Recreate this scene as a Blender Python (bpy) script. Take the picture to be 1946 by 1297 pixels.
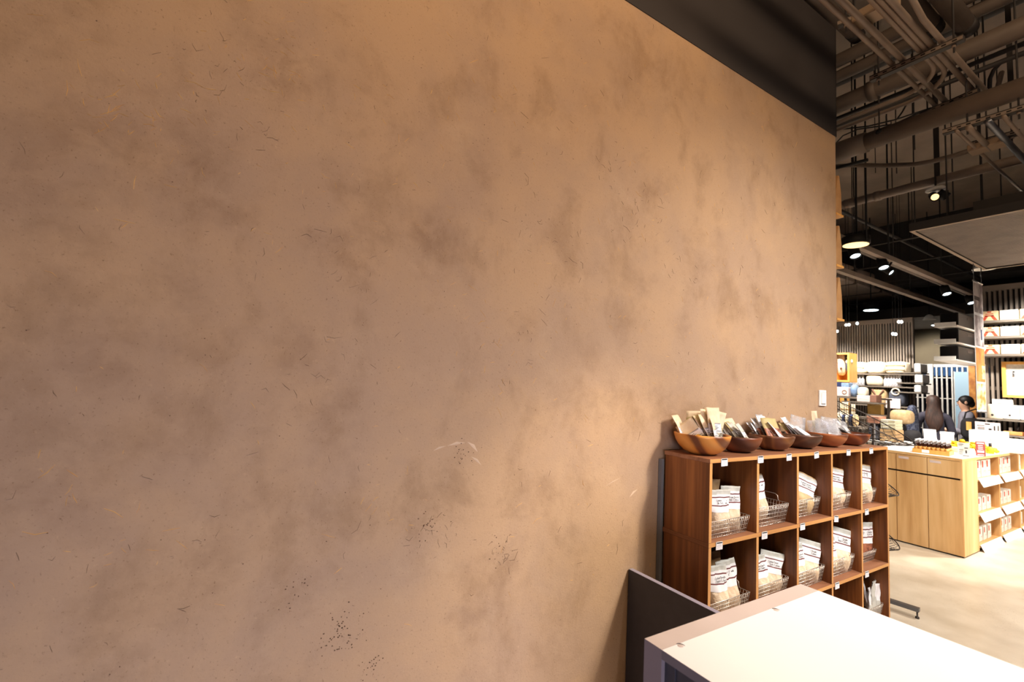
import bpy, bmesh, math, random
from mathutils import Vector, Matrix, Euler

for o in list(bpy.data.objects):
    bpy.data.objects.remove(o)
SC = bpy.context.scene
COL = SC.collection
rnd = random.Random(7)
PI = math.pi

def lin(c):
    def f(v):
        v = v / 255.0
        return v / 12.92 if v <= 0.04045 else ((v + 0.055) / 1.055) ** 2.4
    return (f(c[0]), f(c[1]), f(c[2]), 1.0)

# ------------------------------------------------------------------ camera
# world: x runs along the plaster wall away from the camera, y into the wall (its face is y = 0), z up
CAM = Vector((0.0, -1.7232, 1.5362))
YAW, PITCH, ROLL, FPX = 1.0216, 0.0837, 0.0520, 882.74
F_ = Vector((math.cos(PITCH) * math.cos(YAW), math.cos(PITCH) * math.sin(YAW), math.sin(PITCH)))
R0 = F_.cross(Vector((0, 0, 1))).normalized()
U0 = R0.cross(F_)
R_ = math.cos(ROLL) * R0 + math.sin(ROLL) * U0
U_ = -math.sin(ROLL) * R0 + math.cos(ROLL) * U0
cam = bpy.data.cameras.new('camera')
cam_o = bpy.data.objects.new('camera', cam)
COL.objects.link(cam_o)
m = Matrix((R_, U_, -F_)).transposed().to_4x4()
m.translation = CAM
cam_o.matrix_world = m
cam.sensor_width = 36.0
cam.lens = FPX / 1946 * 36
cam.clip_start = 0.05
cam.dof.use_dof = True
cam.dof.focus_distance = 2.4
cam.dof.aperture_fstop = 3.2
SC.camera = cam_o

def at(px, py, ax, v):
    """the point of the survey: where the sight line of a photo pixel meets the plane ax = v"""
    d = F_ * FPX + R_ * (px - 973) - U_ * (py - 648.5)
    i = 'xyz'.index(ax)
    return CAM + d * ((v - CAM[i]) / d[i])

# ------------------------------------------------------------------ world, light, exposure
SC.view_settings.view_transform = 'Standard'
SC.view_settings.look = 'None'
SC.view_settings.exposure = 0.0
SC.view_settings.gamma = 1.0
SC.view_settings.use_curve_mapping = False
W = bpy.data.worlds.new('world')
SC.world = W
W.use_nodes = True
W.node_tree.nodes['Background'].inputs[0].default_value = (0.80, 0.86, 1.0, 1)
W.node_tree.nodes['Background'].inputs[1].default_value = 0.085
WARM = (1.0, 0.70, 0.42)
SOFT = (1.0, 0.80, 0.58)
WHITE = (1.0, 0.92, 0.81)
COOL = (0.78, 0.84, 1.0)

def aim(o, tgt):
    o.rotation_euler = (Vector(tgt) - o.location).to_track_quat('-Z', 'Y').to_euler()

def area(name, loc, tgt, sx, sy, power, col, spread=180):
    l = bpy.data.lights.new(name, 'AREA')
    l.shape = 'RECTANGLE'
    l.size, l.size_y = sx, sy
    l.energy = power
    l.color = col
    l.spread = math.radians(spread)
    o = bpy.data.objects.new(name, l)
    COL.objects.link(o)
    o.location = loc
    aim(o, tgt)
    return o

def spot(name, loc, tgt, power, col, angle, blend=0.5, r=0.05):
    l = bpy.data.lights.new(name, 'SPOT')
    l.energy = power
    l.color = col
    l.spot_size = math.radians(angle)
    l.spot_blend = blend
    l.shadow_soft_size = r
    o = bpy.data.objects.new(name, l)
    COL.objects.link(o)
    o.location = loc
    aim(o, tgt)
    return o

# ceiling lamps of the shop above and behind the camera, plus a low cool fill
area('wall_wash_lamp', (0.7, -2.0, 4.5), (0.8, 0.0, 3.1), 2.8, 0.5, 62, (1.0, 0.69, 0.41))
area('wall_wash_lamp', (3.3, -2.4, 4.4), (2.8, 0.0, 2.4), 1.6, 0.4, 19, (1.0, 0.73, 0.48))
spot('track_spot_lamp', (3.1, -2.4, 3.7), (1.40, 0.0, 0.88), 520, (1.0, 0.85, 0.64), 20, 0.95, 0.06)
spot('track_spot_lamp', (2.2, -1.9, 4.2), (1.75, -1.35, 0.9), 330, (1.0, 0.91, 0.87), 40, 0.8, 0.08)
area('shelf_lamp', (3.2, -2.6, 3.4), (3.0, -0.2, 0.7), 0.8, 0.8, 46, (1.0, 0.94, 0.88), 90)
area('cool_fill', (-1.0, -4.6, 0.9), (0.7, 0, 0.3), 2.2, 1.2, 28, (0.78, 0.80, 1.0), 74)  # cool fill added low behind the camera to tint the lower wall
# shop lamps and added lights over the bright sales area
spot('counter_light', (7.5, -0.7, 3.5), (7.4, 0.25, 0.95), 700, WHITE, 66, 0.6, 0.1)
spot('counter_light', (5.6, -1.4, 2.92), (6.6, -0.1, 0.5), 200, WHITE, 90, 0.7, 0.15)
spot('counter_light', (7.6, -2.8, 2.6), (7.6, -0.05, 0.45), 520, WHITE, 66, 0.6, 0.1)  # light added to brighten the cubby fronts
spot('floor_fill', (5.2, -1.3, 2.92), (5.2, -1.2, 0.0), 260, WHITE, 120, 0.6, 0.15)  # light added under the canopy to brighten the floor
spot('floor_fill', (8.4, 3.2, 4.4), (8.6, 3.0, 0.0), 300, WHITE, 90, 0.6, 0.15)
spot('passage_lamp', (12.6, 2.4, 3.2), (14.3, 2.3, 1.7), 330, (1.0, 0.95, 0.88), 84, 0.6, 0.1)
for yy in (1.7, 2.6):
    spot('display_lamp', (8.7, yy, 3.35), (10.15, yy, 1.45), 480, WHITE, 56, 0.7, 0.06)
spot('display_lamp', (7.6, 1.5, 3.4), (8.7, 1.6, 0.9), 620, WHITE, 66, 0.6, 0.08)
for yy in (-0.35, -0.95):
    spot('display_lamp', (7.9, yy, 3.0), (9.1, yy, 1.85), 300, WHITE, 96, 0.6, 0.06)

# ------------------------------------------------------------------ materials
MATS = {}
def new_mat(name):
    mt = bpy.data.materials.new(name)
    mt.use_nodes = True
    MATS[name] = mt
    nt = mt.node_tree
    return mt, nt, nt.nodes['Principled BSDF']

def simple(name, c, rough=0.55, metal=0.0, c2=None, scale=8.0, stretch=(1, 1, 1), detail=4.0, bump=0.0,
           bscale=80.0, lo=0.35, hi=0.65, spec=0.5, trans=0.0, alpha=1.0, sheen=0.0):
    mt, nt, b = new_mat(name)
    N, L = nt.nodes, nt.links
    b.inputs['Base Color'].default_value = lin(c)
    b.inputs['Roughness'].default_value = rough
    b.inputs['Metallic'].default_value = metal
    b.inputs['Specular IOR Level'].default_value = spec
    b.inputs['Transmission Weight'].default_value = trans
    b.inputs['Alpha'].default_value = alpha
    b.inputs['Sheen Weight'].default_value = sheen
    tc = N.new('ShaderNodeTexCoord')
    if c2 is None:
        c2 = tuple(v * 0.93 for v in c)
    mp = N.new('ShaderNodeMapping')
    mp.inputs['Scale'].default_value = stretch
    L.new(tc.outputs['Object'], mp.inputs['Vector'])
    nz = N.new('ShaderNodeTexNoise')
    nz.inputs['Scale'].default_value = scale
    nz.inputs['Detail'].default_value = detail
    L.new(mp.outputs[0], nz.inputs['Vector'])
    rp = N.new('ShaderNodeValToRGB')
    rp.color_ramp.elements[0].position = lo
    rp.color_ramp.elements[1].position = hi
    rp.color_ramp.elements[0].color = lin(c2)
    rp.color_ramp.elements[1].color = lin(c)
    L.new(nz.outputs['Fac'], rp.inputs[0])
    L.new(rp.outputs[0], b.inputs['Base Color'])
    if bump:
        n2 = N.new('ShaderNodeTexNoise')
        n2.inputs['Scale'].default_value = bscale
        n2.inputs['Detail'].default_value = 3
        L.new(mp.outputs[0], n2.inputs['Vector'])
        bp = N.new('ShaderNodeBump')
        bp.inputs['Strength'].default_value = bump
        bp.inputs['Distance'].default_value = 0.01
        L.new(n2.outputs['Fac'], bp.inputs['Height'])
        L.new(bp.outputs[0], b.inputs['Normal'])
    return mt

def wood(name, dark, mid, light, axis, scale=14.0, rough=0.45, rings=0.5, thin=26.0):
    """grain that runs along the given axis"""
    mt, nt, b = new_mat(name)
    N, L = nt.nodes, nt.links
    tc = N.new('ShaderNodeTexCoord')
    mp = N.new('ShaderNodeMapping')
    s = [thin, thin, thin]
    s['xyz'.index(axis)] = 1.3
    mp.inputs['Scale'].default_value = s
    L.new(tc.outputs['Object'], mp.inputs['Vector'])
    nz = N.new('ShaderNodeTexNoise')
    nz.inputs['Scale'].default_value = 1.0
    nz.inputs['Detail'].default_value = 6
    nz.inputs['Roughness'].default_value = 0.6
    L.new(mp.outputs[0], nz.inputs['Vector'])
    mp2 = N.new('ShaderNodeMapping')
    s2 = [scale, scale, scale]
    s2['xyz'.index(axis)] = 0.9
    mp2.inputs['Scale'].default_value = s2
    L.new(tc.outputs['Object'], mp2.inputs['Vector'])
    n2 = N.new('ShaderNodeTexNoise')
    n2.inputs['Scale'].default_value = 0.6
    n2.inputs['Detail'].default_value = 2
    n2.inputs['Distortion'].default_value = 0.4
    L.new(mp2.outputs[0], n2.inputs['Vector'])
    mx = N.new('ShaderNodeMix')
    mx.inputs[0].default_value = rings
    L.new(nz.outputs['Fac'], mx.inputs[2])
    L.new(n2.outputs['Fac'], mx.inputs[3])
    rp = N.new('ShaderNodeValToRGB')
    e = rp.color_ramp.elements
    e[0].position, e[0].color = 0.34, lin(dark)
    e[1].position, e[1].color = 0.68, lin(light)
    k = rp.color_ramp.elements.new(0.5)
    k.color = lin(mid)
    L.new(mx.outputs[0], rp.inputs[0])
    L.new(rp.outputs[0], b.inputs['Base Color'])
    b.inputs['Roughness'].default_value = rough
    return mt

def swirl_wood(name, cols, scale, seed):
    """turned bowl: bands of heart and sap wood"""
    mt, nt, b = new_mat(name)
    N, L = nt.nodes, nt.links
    tc = N.new('ShaderNodeTexCoord')
    mp = N.new('ShaderNodeMapping')
    mp.inputs['Rotation'].default_value = (0.3 * seed, 0.5, 0.9 * seed)
    mp.inputs['Scale'].default_value = (1, 1, 1.6)
    L.new(tc.outputs['Object'], mp.inputs['Vector'])
    wv = N.new('ShaderNodeTexWave')
    wv.inputs['Scale'].default_value = scale
    wv.inputs['Distortion'].default_value = 3.5
    wv.inputs['Detail'].default_value = 3
    wv.inputs['Phase Offset'].default_value = seed * 1.7
    L.new(mp.outputs[0], wv.inputs['Vector'])
    rp = N.new('ShaderNodeValToRGB')
    e = rp.color_ramp.elements
    e[0].position, e[0].color = 0.1, lin(cols[0])
    e[1].position, e[1].color = 0.9, lin(cols[2])
    k = e.new(0.5)
    k.color = lin(cols[1])
    L.new(wv.outputs['Fac'], rp.inputs[0])
    L.new(rp.outputs[0], b.inputs['Base Color'])
    b.inputs['Roughness'].default_value = 0.38
    return mt

def emit(name, c, strength):
    mt, nt, b = new_mat(name)
    b.inputs['Base Color'].default_value = lin(c)
    b.inputs['Emission Color'].default_value = lin(c)
    b.inputs['Emission Strength'].default_value = strength
    return mt

def film(name, c, opacity, rough=0.15):
    """clear plastic film"""
    mt, nt, b = new_mat(name)
    N, L = nt.nodes, nt.links
    b.inputs['Base Color'].default_value = lin(c)
    b.inputs['Roughness'].default_value = rough
    tr = N.new('ShaderNodeBsdfTransparent')
    mx = N.new('ShaderNodeMixShader')
    nz = N.new('ShaderNodeTexNoise')
    nz.inputs['Scale'].default_value = 30
    mr = N.new('ShaderNodeMapRange')
    mr.inputs['From Min'].default_value = 0.35
    mr.inputs['From Max'].default_value = 0.65
    mr.inputs['To Min'].default_value = opacity * 0.6
    mr.inputs['To Max'].default_value = min(1, opacity * 1.4)
    tc = N.new('ShaderNodeTexCoord')
    L.new(tc.outputs['Object'], nz.inputs['Vector'])
    L.new(nz.outputs['Fac'], mr.inputs['Value'])
    L.new(mr.outputs[0], mx.inputs['Fac'])
    L.new(tr.outputs[0], mx.inputs[1])
    L.new(b.outputs[0], mx.inputs[2])
    L.new(mx.outputs[0], N['Material Output'].inputs['Surface'])
    return mt

def plaster():
    mt, nt, b = new_mat('clay_plaster')
    N, L = nt.nodes, nt.links
    tc = N.new('ShaderNodeTexCoord')
    P = tc.outputs['Object']

    def noise(scale, detail, rough=0.55, dist=0.0, stretch=(1, 1, 1)):
        mp = N.new('ShaderNodeMapping')
        mp.inputs['Scale'].default_value = stretch
        L.new(P, mp.inputs['Vector'])
        n = N.new('ShaderNodeTexNoise')
        n.inputs['Scale'].default_value = scale
        n.inputs['Detail'].default_value = detail
        n.inputs['Roughness'].default_value = rough
        n.inputs['Distortion'].default_value = dist
        L.new(mp.outputs[0], n.inputs['Vector'])
        return n

    def mix(fac, a, c):
        x = N.new('ShaderNodeMix')
        x.data_type = 'RGBA'
        if isinstance(fac, float):
            x.inputs[0].default_value = fac
        else:
            L.new(fac, x.inputs[0])
        for s, v in ((x.inputs[6], a), (x.inputs[7], c)):
            if isinstance(v, tuple):
                s.default_value = v
            else:
                L.new(v, s)
        return x.outputs[2]

    def rng(v, a, c, lo, hi, smooth=True):
        r = N.new('ShaderNodeMapRange')
        r.interpolation_type = 'SMOOTHSTEP' if smooth else 'LINEAR'
        r.inputs['From Min'].default_value = a
        r.inputs['From Max'].default_value = c
        r.inputs['To Min'].default_value = lo
        r.inputs['To Max'].default_value = hi
        L.new(v, r.inputs['Value'])
        return r.outputs[0]

    def math_(op, a, c):
        x = N.new('ShaderNodeMath')
        x.operation = op
        for i, v in enumerate((a, c)):
            if isinstance(v, (int, float)):
                x.inputs[i].default_value = v
            else:
                L.new(v, x.inputs[i])
        return x.outputs[0]
    base = lin((183, 151, 119))
    n1 = noise(1.6, 8, 0.62, 0.15)
    c = mix(rng(n1.outputs['Fac'], 0.36, 0.64, 0.0, 0.6), base, lin((164, 138, 118)))
    n2 = noise(3.2, 9, 0.66, 0.25, (1, 1, 0.8))
    c = mix(rng(n2.outputs['Fac'], 0.48, 0.70, 0.0, 0.46), c, lin((132, 103, 77)))
    n3 = noise(3.4, 8, 0.66, 0.2)
    c = mix(rng(n3.outputs['Fac'], 0.52, 0.74, 0.0, 0.22), c, lin((200, 172, 140)))
    # trowel marks and stains, each with a place of its own on the wall
    nd = noise(4.0, 8, 0.68, 0.2)
    off = N.new('ShaderNodeVectorMath')
    off.operation = 'SCALE'
    off.inputs['Scale'].default_value = 0.55
    sb = N.new('ShaderNodeVectorMath')
    sb.operation = 'SUBTRACT'
    sb.inputs[1].default_value = (0.5, 0.5, 0.5)
    L.new(nd.outputs['Color'], sb.inputs[0])
    L.new(sb.outputs[0], off.inputs[0])
    ad = N.new('ShaderNodeVectorMath')
    L.new(P, ad.inputs[0])
    L.new(off.outputs[0], ad.inputs[1])
    tot = None
    stains = [(545, 130, .13, .55), (165, 265, .16, .5), (60, 330, .18, .35), (360, 330, .14, .5), (400, 385, .12, .5),
              (255, 340, .13, .4), (640, 500, .10, .5), (830, 460, .16, .55), (560, 680, .14, .4), (230, 690, .16, .4),
              (380, 620, .13, .4), (640, 790, .13, .4), (1000, 620, .10, .3), (1130, 690, .12, .3), (1240, 360, .10, .35),
              (1370, 470, .12, .3), (1430, 560, .10, .3), (1300, 620, .12, .3), (150, 960, .16, .4), (350, 1080, .2, .4),
              (90, 880, .16, .35), (890, 1180, .12, .4), (940, 1100, .12, .3), (1030, 940, .13, .3), (300, 830, .16, .35),
              (700, 130, .12, .3), (900, 330, .12, .25), (1130, 200, .12, .25), (480, 960, .14, .3), (560, 1150, .12, .3)]
    for px, py, r, s in stains:
        w = at(px, py, 'y', 0.0)
        ds = N.new('ShaderNodeVectorMath')
        ds.operation = 'DISTANCE'
        L.new(ad.outputs[0], ds.inputs[0])
        ds.inputs[1].default_value = (w.x, 0.0, w.z)
        v = rng(ds.outputs['Value'], 0.0, r * 1.35, s * 0.85, 0.0)
        tot = v if tot is None else math_('MAXIMUM', tot, v)
    # trowelling leaves the stains streaky
    n4 = noise(9, 6, 0.65, 0.4)
    tot = math_('MULTIPLY', tot, rng(n4.outputs['Fac'], 0.36, 0.62, 0.25, 1.0))
    c = mix(tot, c, lin((118, 88, 66)))
    # fine grain
    n5 = noise(105, 4, 0.75)
    c = mix(rng(n5.outputs['Fac'], 0.59, 0.68, 0.0, 0.6), c, lin((98, 70, 48)))
    n6 = noise(40, 4, 0.7)
    c = mix(rng(n6.outputs['Fac'], 0.62, 0.74, 0.0, 0.35), c, lin((205, 172, 135)))
    L.new(c, b.inputs['Base Color'])
    b.inputs['Roughness'].default_value = 0.88
    b.inputs['Specular IOR Level'].default_value = 0.25
    h1 = noise(120, 4, 0.7)
    h2 = noise(9, 8, 0.62, 0.2)
    h = math_('ADD', math_('MULTIPLY', h1.outputs['Fac'], 0.55), math_('MULTIPLY', h2.outputs['Fac'], 1.2))
    bp = N.new('ShaderNodeBump')
    bp.inputs['Strength'].default_value = 0.5
    bp.inputs['Distance'].default_value = 0.006
    L.new(h, bp.inputs['Height'])
    L.new(bp.outputs[0], b.inputs['Normal'])
    return mt

M = MATS
plaster()
simple('black_paint', (50, 44, 44), 0.75, c2=(46, 40, 40), scale=1.2)
simple('dark_trim', (30, 26, 25), 0.7)
simple('straw', (240, 194, 110), 0.6, c2=(222, 168, 84), scale=30)
simple('scuff', (204, 176, 150), 0.85)
simple('dark_fibre', (92, 64, 42), 0.8)
simple('spacer_grey', (120, 118, 120), 0.6)
wood('walnut_z', (78, 40, 16), (118, 66, 28), (154, 94, 46), 'z', rings=.35, thin=34)
wood('walnut_x', (112, 70, 50), (146, 98, 70), (172, 122, 92), 'x')
wood('walnut_y', (92, 50, 24), (118, 68, 36), (136, 84, 48), 'y')
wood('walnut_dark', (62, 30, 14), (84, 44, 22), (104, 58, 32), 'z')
wood('walnut_edge', (184, 126, 72), (206, 148, 88), (222, 168, 106), 'x', rough=0.5)
wood('walnut_edge_z', (184, 126, 72), (206, 148, 88), (222, 168, 106), 'z', rough=0.5)
wood('oak_z', (188, 138, 82), (222, 178, 122), (238, 200, 148), 'z', scale=9, rings=.6, rough=0.5, thin=16)
wood('oak_x', (206, 160, 104), (226, 184, 128), (236, 198, 144), 'x', scale=9, rough=0.5, thin=16)
wood('pine', (214, 150, 70), (230, 170, 88), (240, 186, 104), 'z', scale=7, thin=14)
BOWLS = [swirl_wood('acacia_light', ((216, 146, 70), (200, 128, 56), (110, 62, 36)), 2.6, 1.0),
         swirl_wood('acacia_dark', ((70, 34, 20), (96, 52, 32), (120, 64, 36)), 2, 2.1),
         swirl_wood('acacia_streak', ((92, 52, 28), (132, 84, 46), (104, 58, 36)), 3.2, 3.3),
         swirl_wood('acacia_brown', ((74, 46, 32), (98, 64, 42), (84, 50, 32)), 2, 4.2),
         swirl_wood('acacia_red', ((150, 84, 44), (172, 102, 58), (104, 60, 40)), 1.8, 5.4),
         swirl_wood('acacia_rust', ((112, 54, 26), (150, 78, 34), (90, 42, 24)), 2, 6.2)]
simple('white_laminate', (250, 242, 238), 0.42, c2=(248, 239, 234), scale=2)
simple('warm_grey_board', (206, 190, 180), 0.6, c2=(198, 182, 172), scale=5)
simple('mauve_grey_paint', (118, 106, 112), 0.55, c2=(112, 100, 107), scale=4)
simple('charcoal_laminate', (54, 51, 60), 0.6, c2=(50, 47, 56), scale=25)
simple('charcoal_edge', (104, 96, 104), 0.5)
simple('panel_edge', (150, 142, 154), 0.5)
simple('black_plastic', (24, 22, 24), 0.5)
simple('grey_steel', (120, 122, 128), 0.35, metal=0.8)
simple('bright_wire', (214, 202, 190), 0.32, metal=0.7)
simple('dark_wire', (66, 58, 54), 0.45, metal=0.3)
simple('white_card', (246, 243, 245), 0.6)
simple('tag_card', (236, 232, 236), 0.5)
simple('stripe_maroon', (112, 52, 54), 0.6)
simple('ink', (52, 46, 50), 0.6)
simple('tag_ink', (176, 170, 182), 0.6)
simple('kraft', (176, 144, 104), 0.75, c2=(160, 128, 88), scale=14, bump=0.15, bscale=40)
simple('kraft_bag', (188, 142, 92), 0.8, c2=(172, 126, 78), scale=10, bump=0.1, bscale=40)
simple('sponge', (240, 220, 194), 0.75, c2=(214, 186, 152), scale=24, detail=6, bump=0.5, bscale=60)
simple('cream_paper', (232, 212, 182), 0.7, c2=(216, 192, 156), scale=16)
simple('olive_paper', (190, 172, 120), 0.7, c2=(168, 150, 100), scale=16)
simple('grey_paper', (206, 204, 196), 0.6, c2=(186, 184, 176), scale=20)
simple('speckled_print', (196, 188, 170), 0.6, c2=(84, 80, 72), scale=90, lo=0.4, hi=0.6)
simple('meat_print', (176, 110, 80), 0.5, c2=(96, 52, 40), scale=40, lo=0.4, hi=0.6)
simple('dark_pouch', (96, 84, 80), 0.35, c2=(60, 52, 50), scale=30)
simple('foil', (226, 226, 230), 0.3, c2=(170, 170, 178), scale=28, metal=0.25)
simple('yellow_print', (222, 176, 24), 0.6)
simple('navy_print', (40, 44, 92), 0.5)
film('clear_film', (196, 196, 200), 0.34)
simple('concrete_floor', (208, 196, 178), 0.32, c2=(186, 172, 152), scale=3.2, detail=8)
simple('pipe_paint', (104, 90, 79), 0.6, c2=(92, 79, 69), scale=5)
simple('pipe_dark', (46, 40, 37), 0.6)
simple('pipe_light', (132, 115, 101), 0.55, c2=(118, 102, 90), scale=6)
simple('box_tan', (150, 126, 102), 0.6)
simple('ceiling_concrete', (140, 124, 110), 0.85, c2=(118, 104, 92), scale=1.6, detail=8, bump=0.4, bscale=6)
simple('duct_metal', (168, 150, 136), 0.5)
simple('tan_pack', (238, 208, 164), 0.6)
simple('dark_ceiling', (50, 45, 42), 0.8)
simple('lamp_black', (22, 20, 20), 0.6, spec=0.3)
simple('lamp_white', (230, 226, 220), 0.4)
emit('lamp_face', (255, 250, 240), 9.0)
emit('lamp_cool', (226, 246, 255), 9.0)
emit('lamp_warm', (255, 208, 140), 2.2)
simple('slat_grey', (150, 138, 128), 0.5, c2=(140, 128, 118), scale=3)
simple('screen_back', (52, 45, 42), 0.8)
simple('shelf_steel', (128, 118, 108), 0.45, metal=0.2)
simple('cream_cloth', (250, 238, 214), 0.9, c2=(236, 220, 190), scale=9, bump=0.3, bscale=20, sheen=0.2)
simple('white_plastic', (248, 246, 242), 0.4)
simple('beige_cloth', (208, 180, 138), 0.9, c2=(184, 154, 112), scale=18, bump=0.3, bscale=50)
simple('slate_cloth', (74, 78, 92), 0.9, c2=(58, 62, 74), scale=16, bump=0.3, bscale=50)
simple('plaid_cloth', (92, 98, 118), 0.9, c2=(48, 54, 78), scale=30, lo=0.45, hi=0.55)
simple('black_cloth', (30, 28, 32), 0.9, c2=(22, 20, 24), scale=12)
simple('blue_cloth', (148, 172, 204), 0.8, c2=(104, 132, 172), scale=14)
simple('navy_cloth', (38, 52, 94), 0.85)
simple('pink_card', (232, 212, 208), 0.6)
simple('brown_card', (140, 100, 84), 0.6)
simple('ochre_board', (168, 130, 62), 0.6, c2=(150, 114, 52), scale=12)
simple('terracotta_cover', (160, 112, 92), 0.6)
simple('grey_green_box', (176, 168, 142), 0.7)
simple('amber_glass', (72, 36, 18), 0.15, c2=(46, 22, 12), scale=8)
simple('yellow_fruit', (244, 212, 40), 0.5, c2=(222, 176, 24), scale=16)
simple('red_sign', (168, 78, 72), 0.6)
simple('red_print', (204, 74, 48), 0.6)
simple('orange_print', (232, 168, 104), 0.6, c2=(220, 140, 74), scale=9)
simple('photo_grey', (214, 204, 204), 0.6, c2=(130, 118, 122), scale=7, lo=0.4, hi=0.6)
simple('photo_wood', (206, 142, 66), 0.6, c2=(168, 100, 40), scale=6, lo=0.4, hi=0.6)
simple('photo_food', (250, 222, 172), 0.6, c2=(214, 124, 50), scale=11, lo=0.4, hi=0.6)
simple('olive_wall', (112, 100, 78), 0.85, c2=(100, 88, 68), scale=2)
simple('grey_soffit', (128, 124, 122), 0.8)
simple('navy_dark', (30, 40, 70), 0.6)
simple('grille_white', (222, 214, 204), 0.5)
emit('blue_window', (150, 176, 192), 0.32)
emit('blue_band', (96, 142, 202), 0.5)
simple('skin', (226, 176, 148), 0.5)
simple('hair_brown', (62, 38, 29), 0.6, c2=(36, 21, 16), scale=30, stretch=(3, 3, 0.4))
simple('hair_black', (26, 20, 20), 0.55, c2=(16, 12, 12), scale=30)
simple('navy_top', (44, 42, 56), 0.9)
simple('grey_shirt', (142, 140, 154), 0.9)
simple('dark_trousers', (40, 40, 46), 0.9)
simple('shoe', (34, 30, 30), 0.5)
simple('wall_paint', (120, 108, 98), 0.8)
for nm in ('concrete_floor',):
    nt = M[nm].node_tree
    N, L = nt.nodes, nt.links
    b = N['Principled BSDF']
    src = b.inputs['Base Color'].links[0].from_socket
    tc = N.new('ShaderNodeTexCoord')
    v = N.new('ShaderNodeTexVoronoi')
    v.inputs['Scale'].default_value = 55
    L.new(tc.outputs['Object'], v.inputs['Vector'])
    n = N.new('ShaderNodeTexNoise')
    n.inputs['Scale'].default_value = 1.7
    n.inputs['Detail'].default_value = 5
    L.new(tc.outputs['Object'], n.inputs['Vector'])
    r1 = N.new('ShaderNodeMapRange')
    r1.inputs['From Min'].default_value = 0.10
    r1.inputs['From Max'].default_value = 0.24
    r1.inputs['To Min'].default_value = 1
    r1.inputs['To Max'].default_value = 0
    L.new(v.outputs['Distance'], r1.inputs['Value'])
    r2 = N.new('ShaderNodeMapRange')
    r2.inputs['From Min'].default_value = 0.42
    r2.inputs['From Max'].default_value = 0.66
    r2.inputs['To Max'].default_value = 0.55
    L.new(n.outputs['Fac'], r2.inputs['Value'])
    mu = N.new('ShaderNodeMath')
    mu.operation = 'MULTIPLY'
    L.new(r1.outputs[0], mu.inputs[0])
    L.new(r2.outputs[0], mu.inputs[1])
    x = N.new('ShaderNodeMix')
    x.data_type = 'RGBA'
    L.new(mu.outputs[0], x.inputs[0])
    L.new(src, x.inputs[6])
    x.inputs[7].default_value = lin((120, 100, 78))
    L.new(x.outputs[2], b.inputs['Base Color'])

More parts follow.
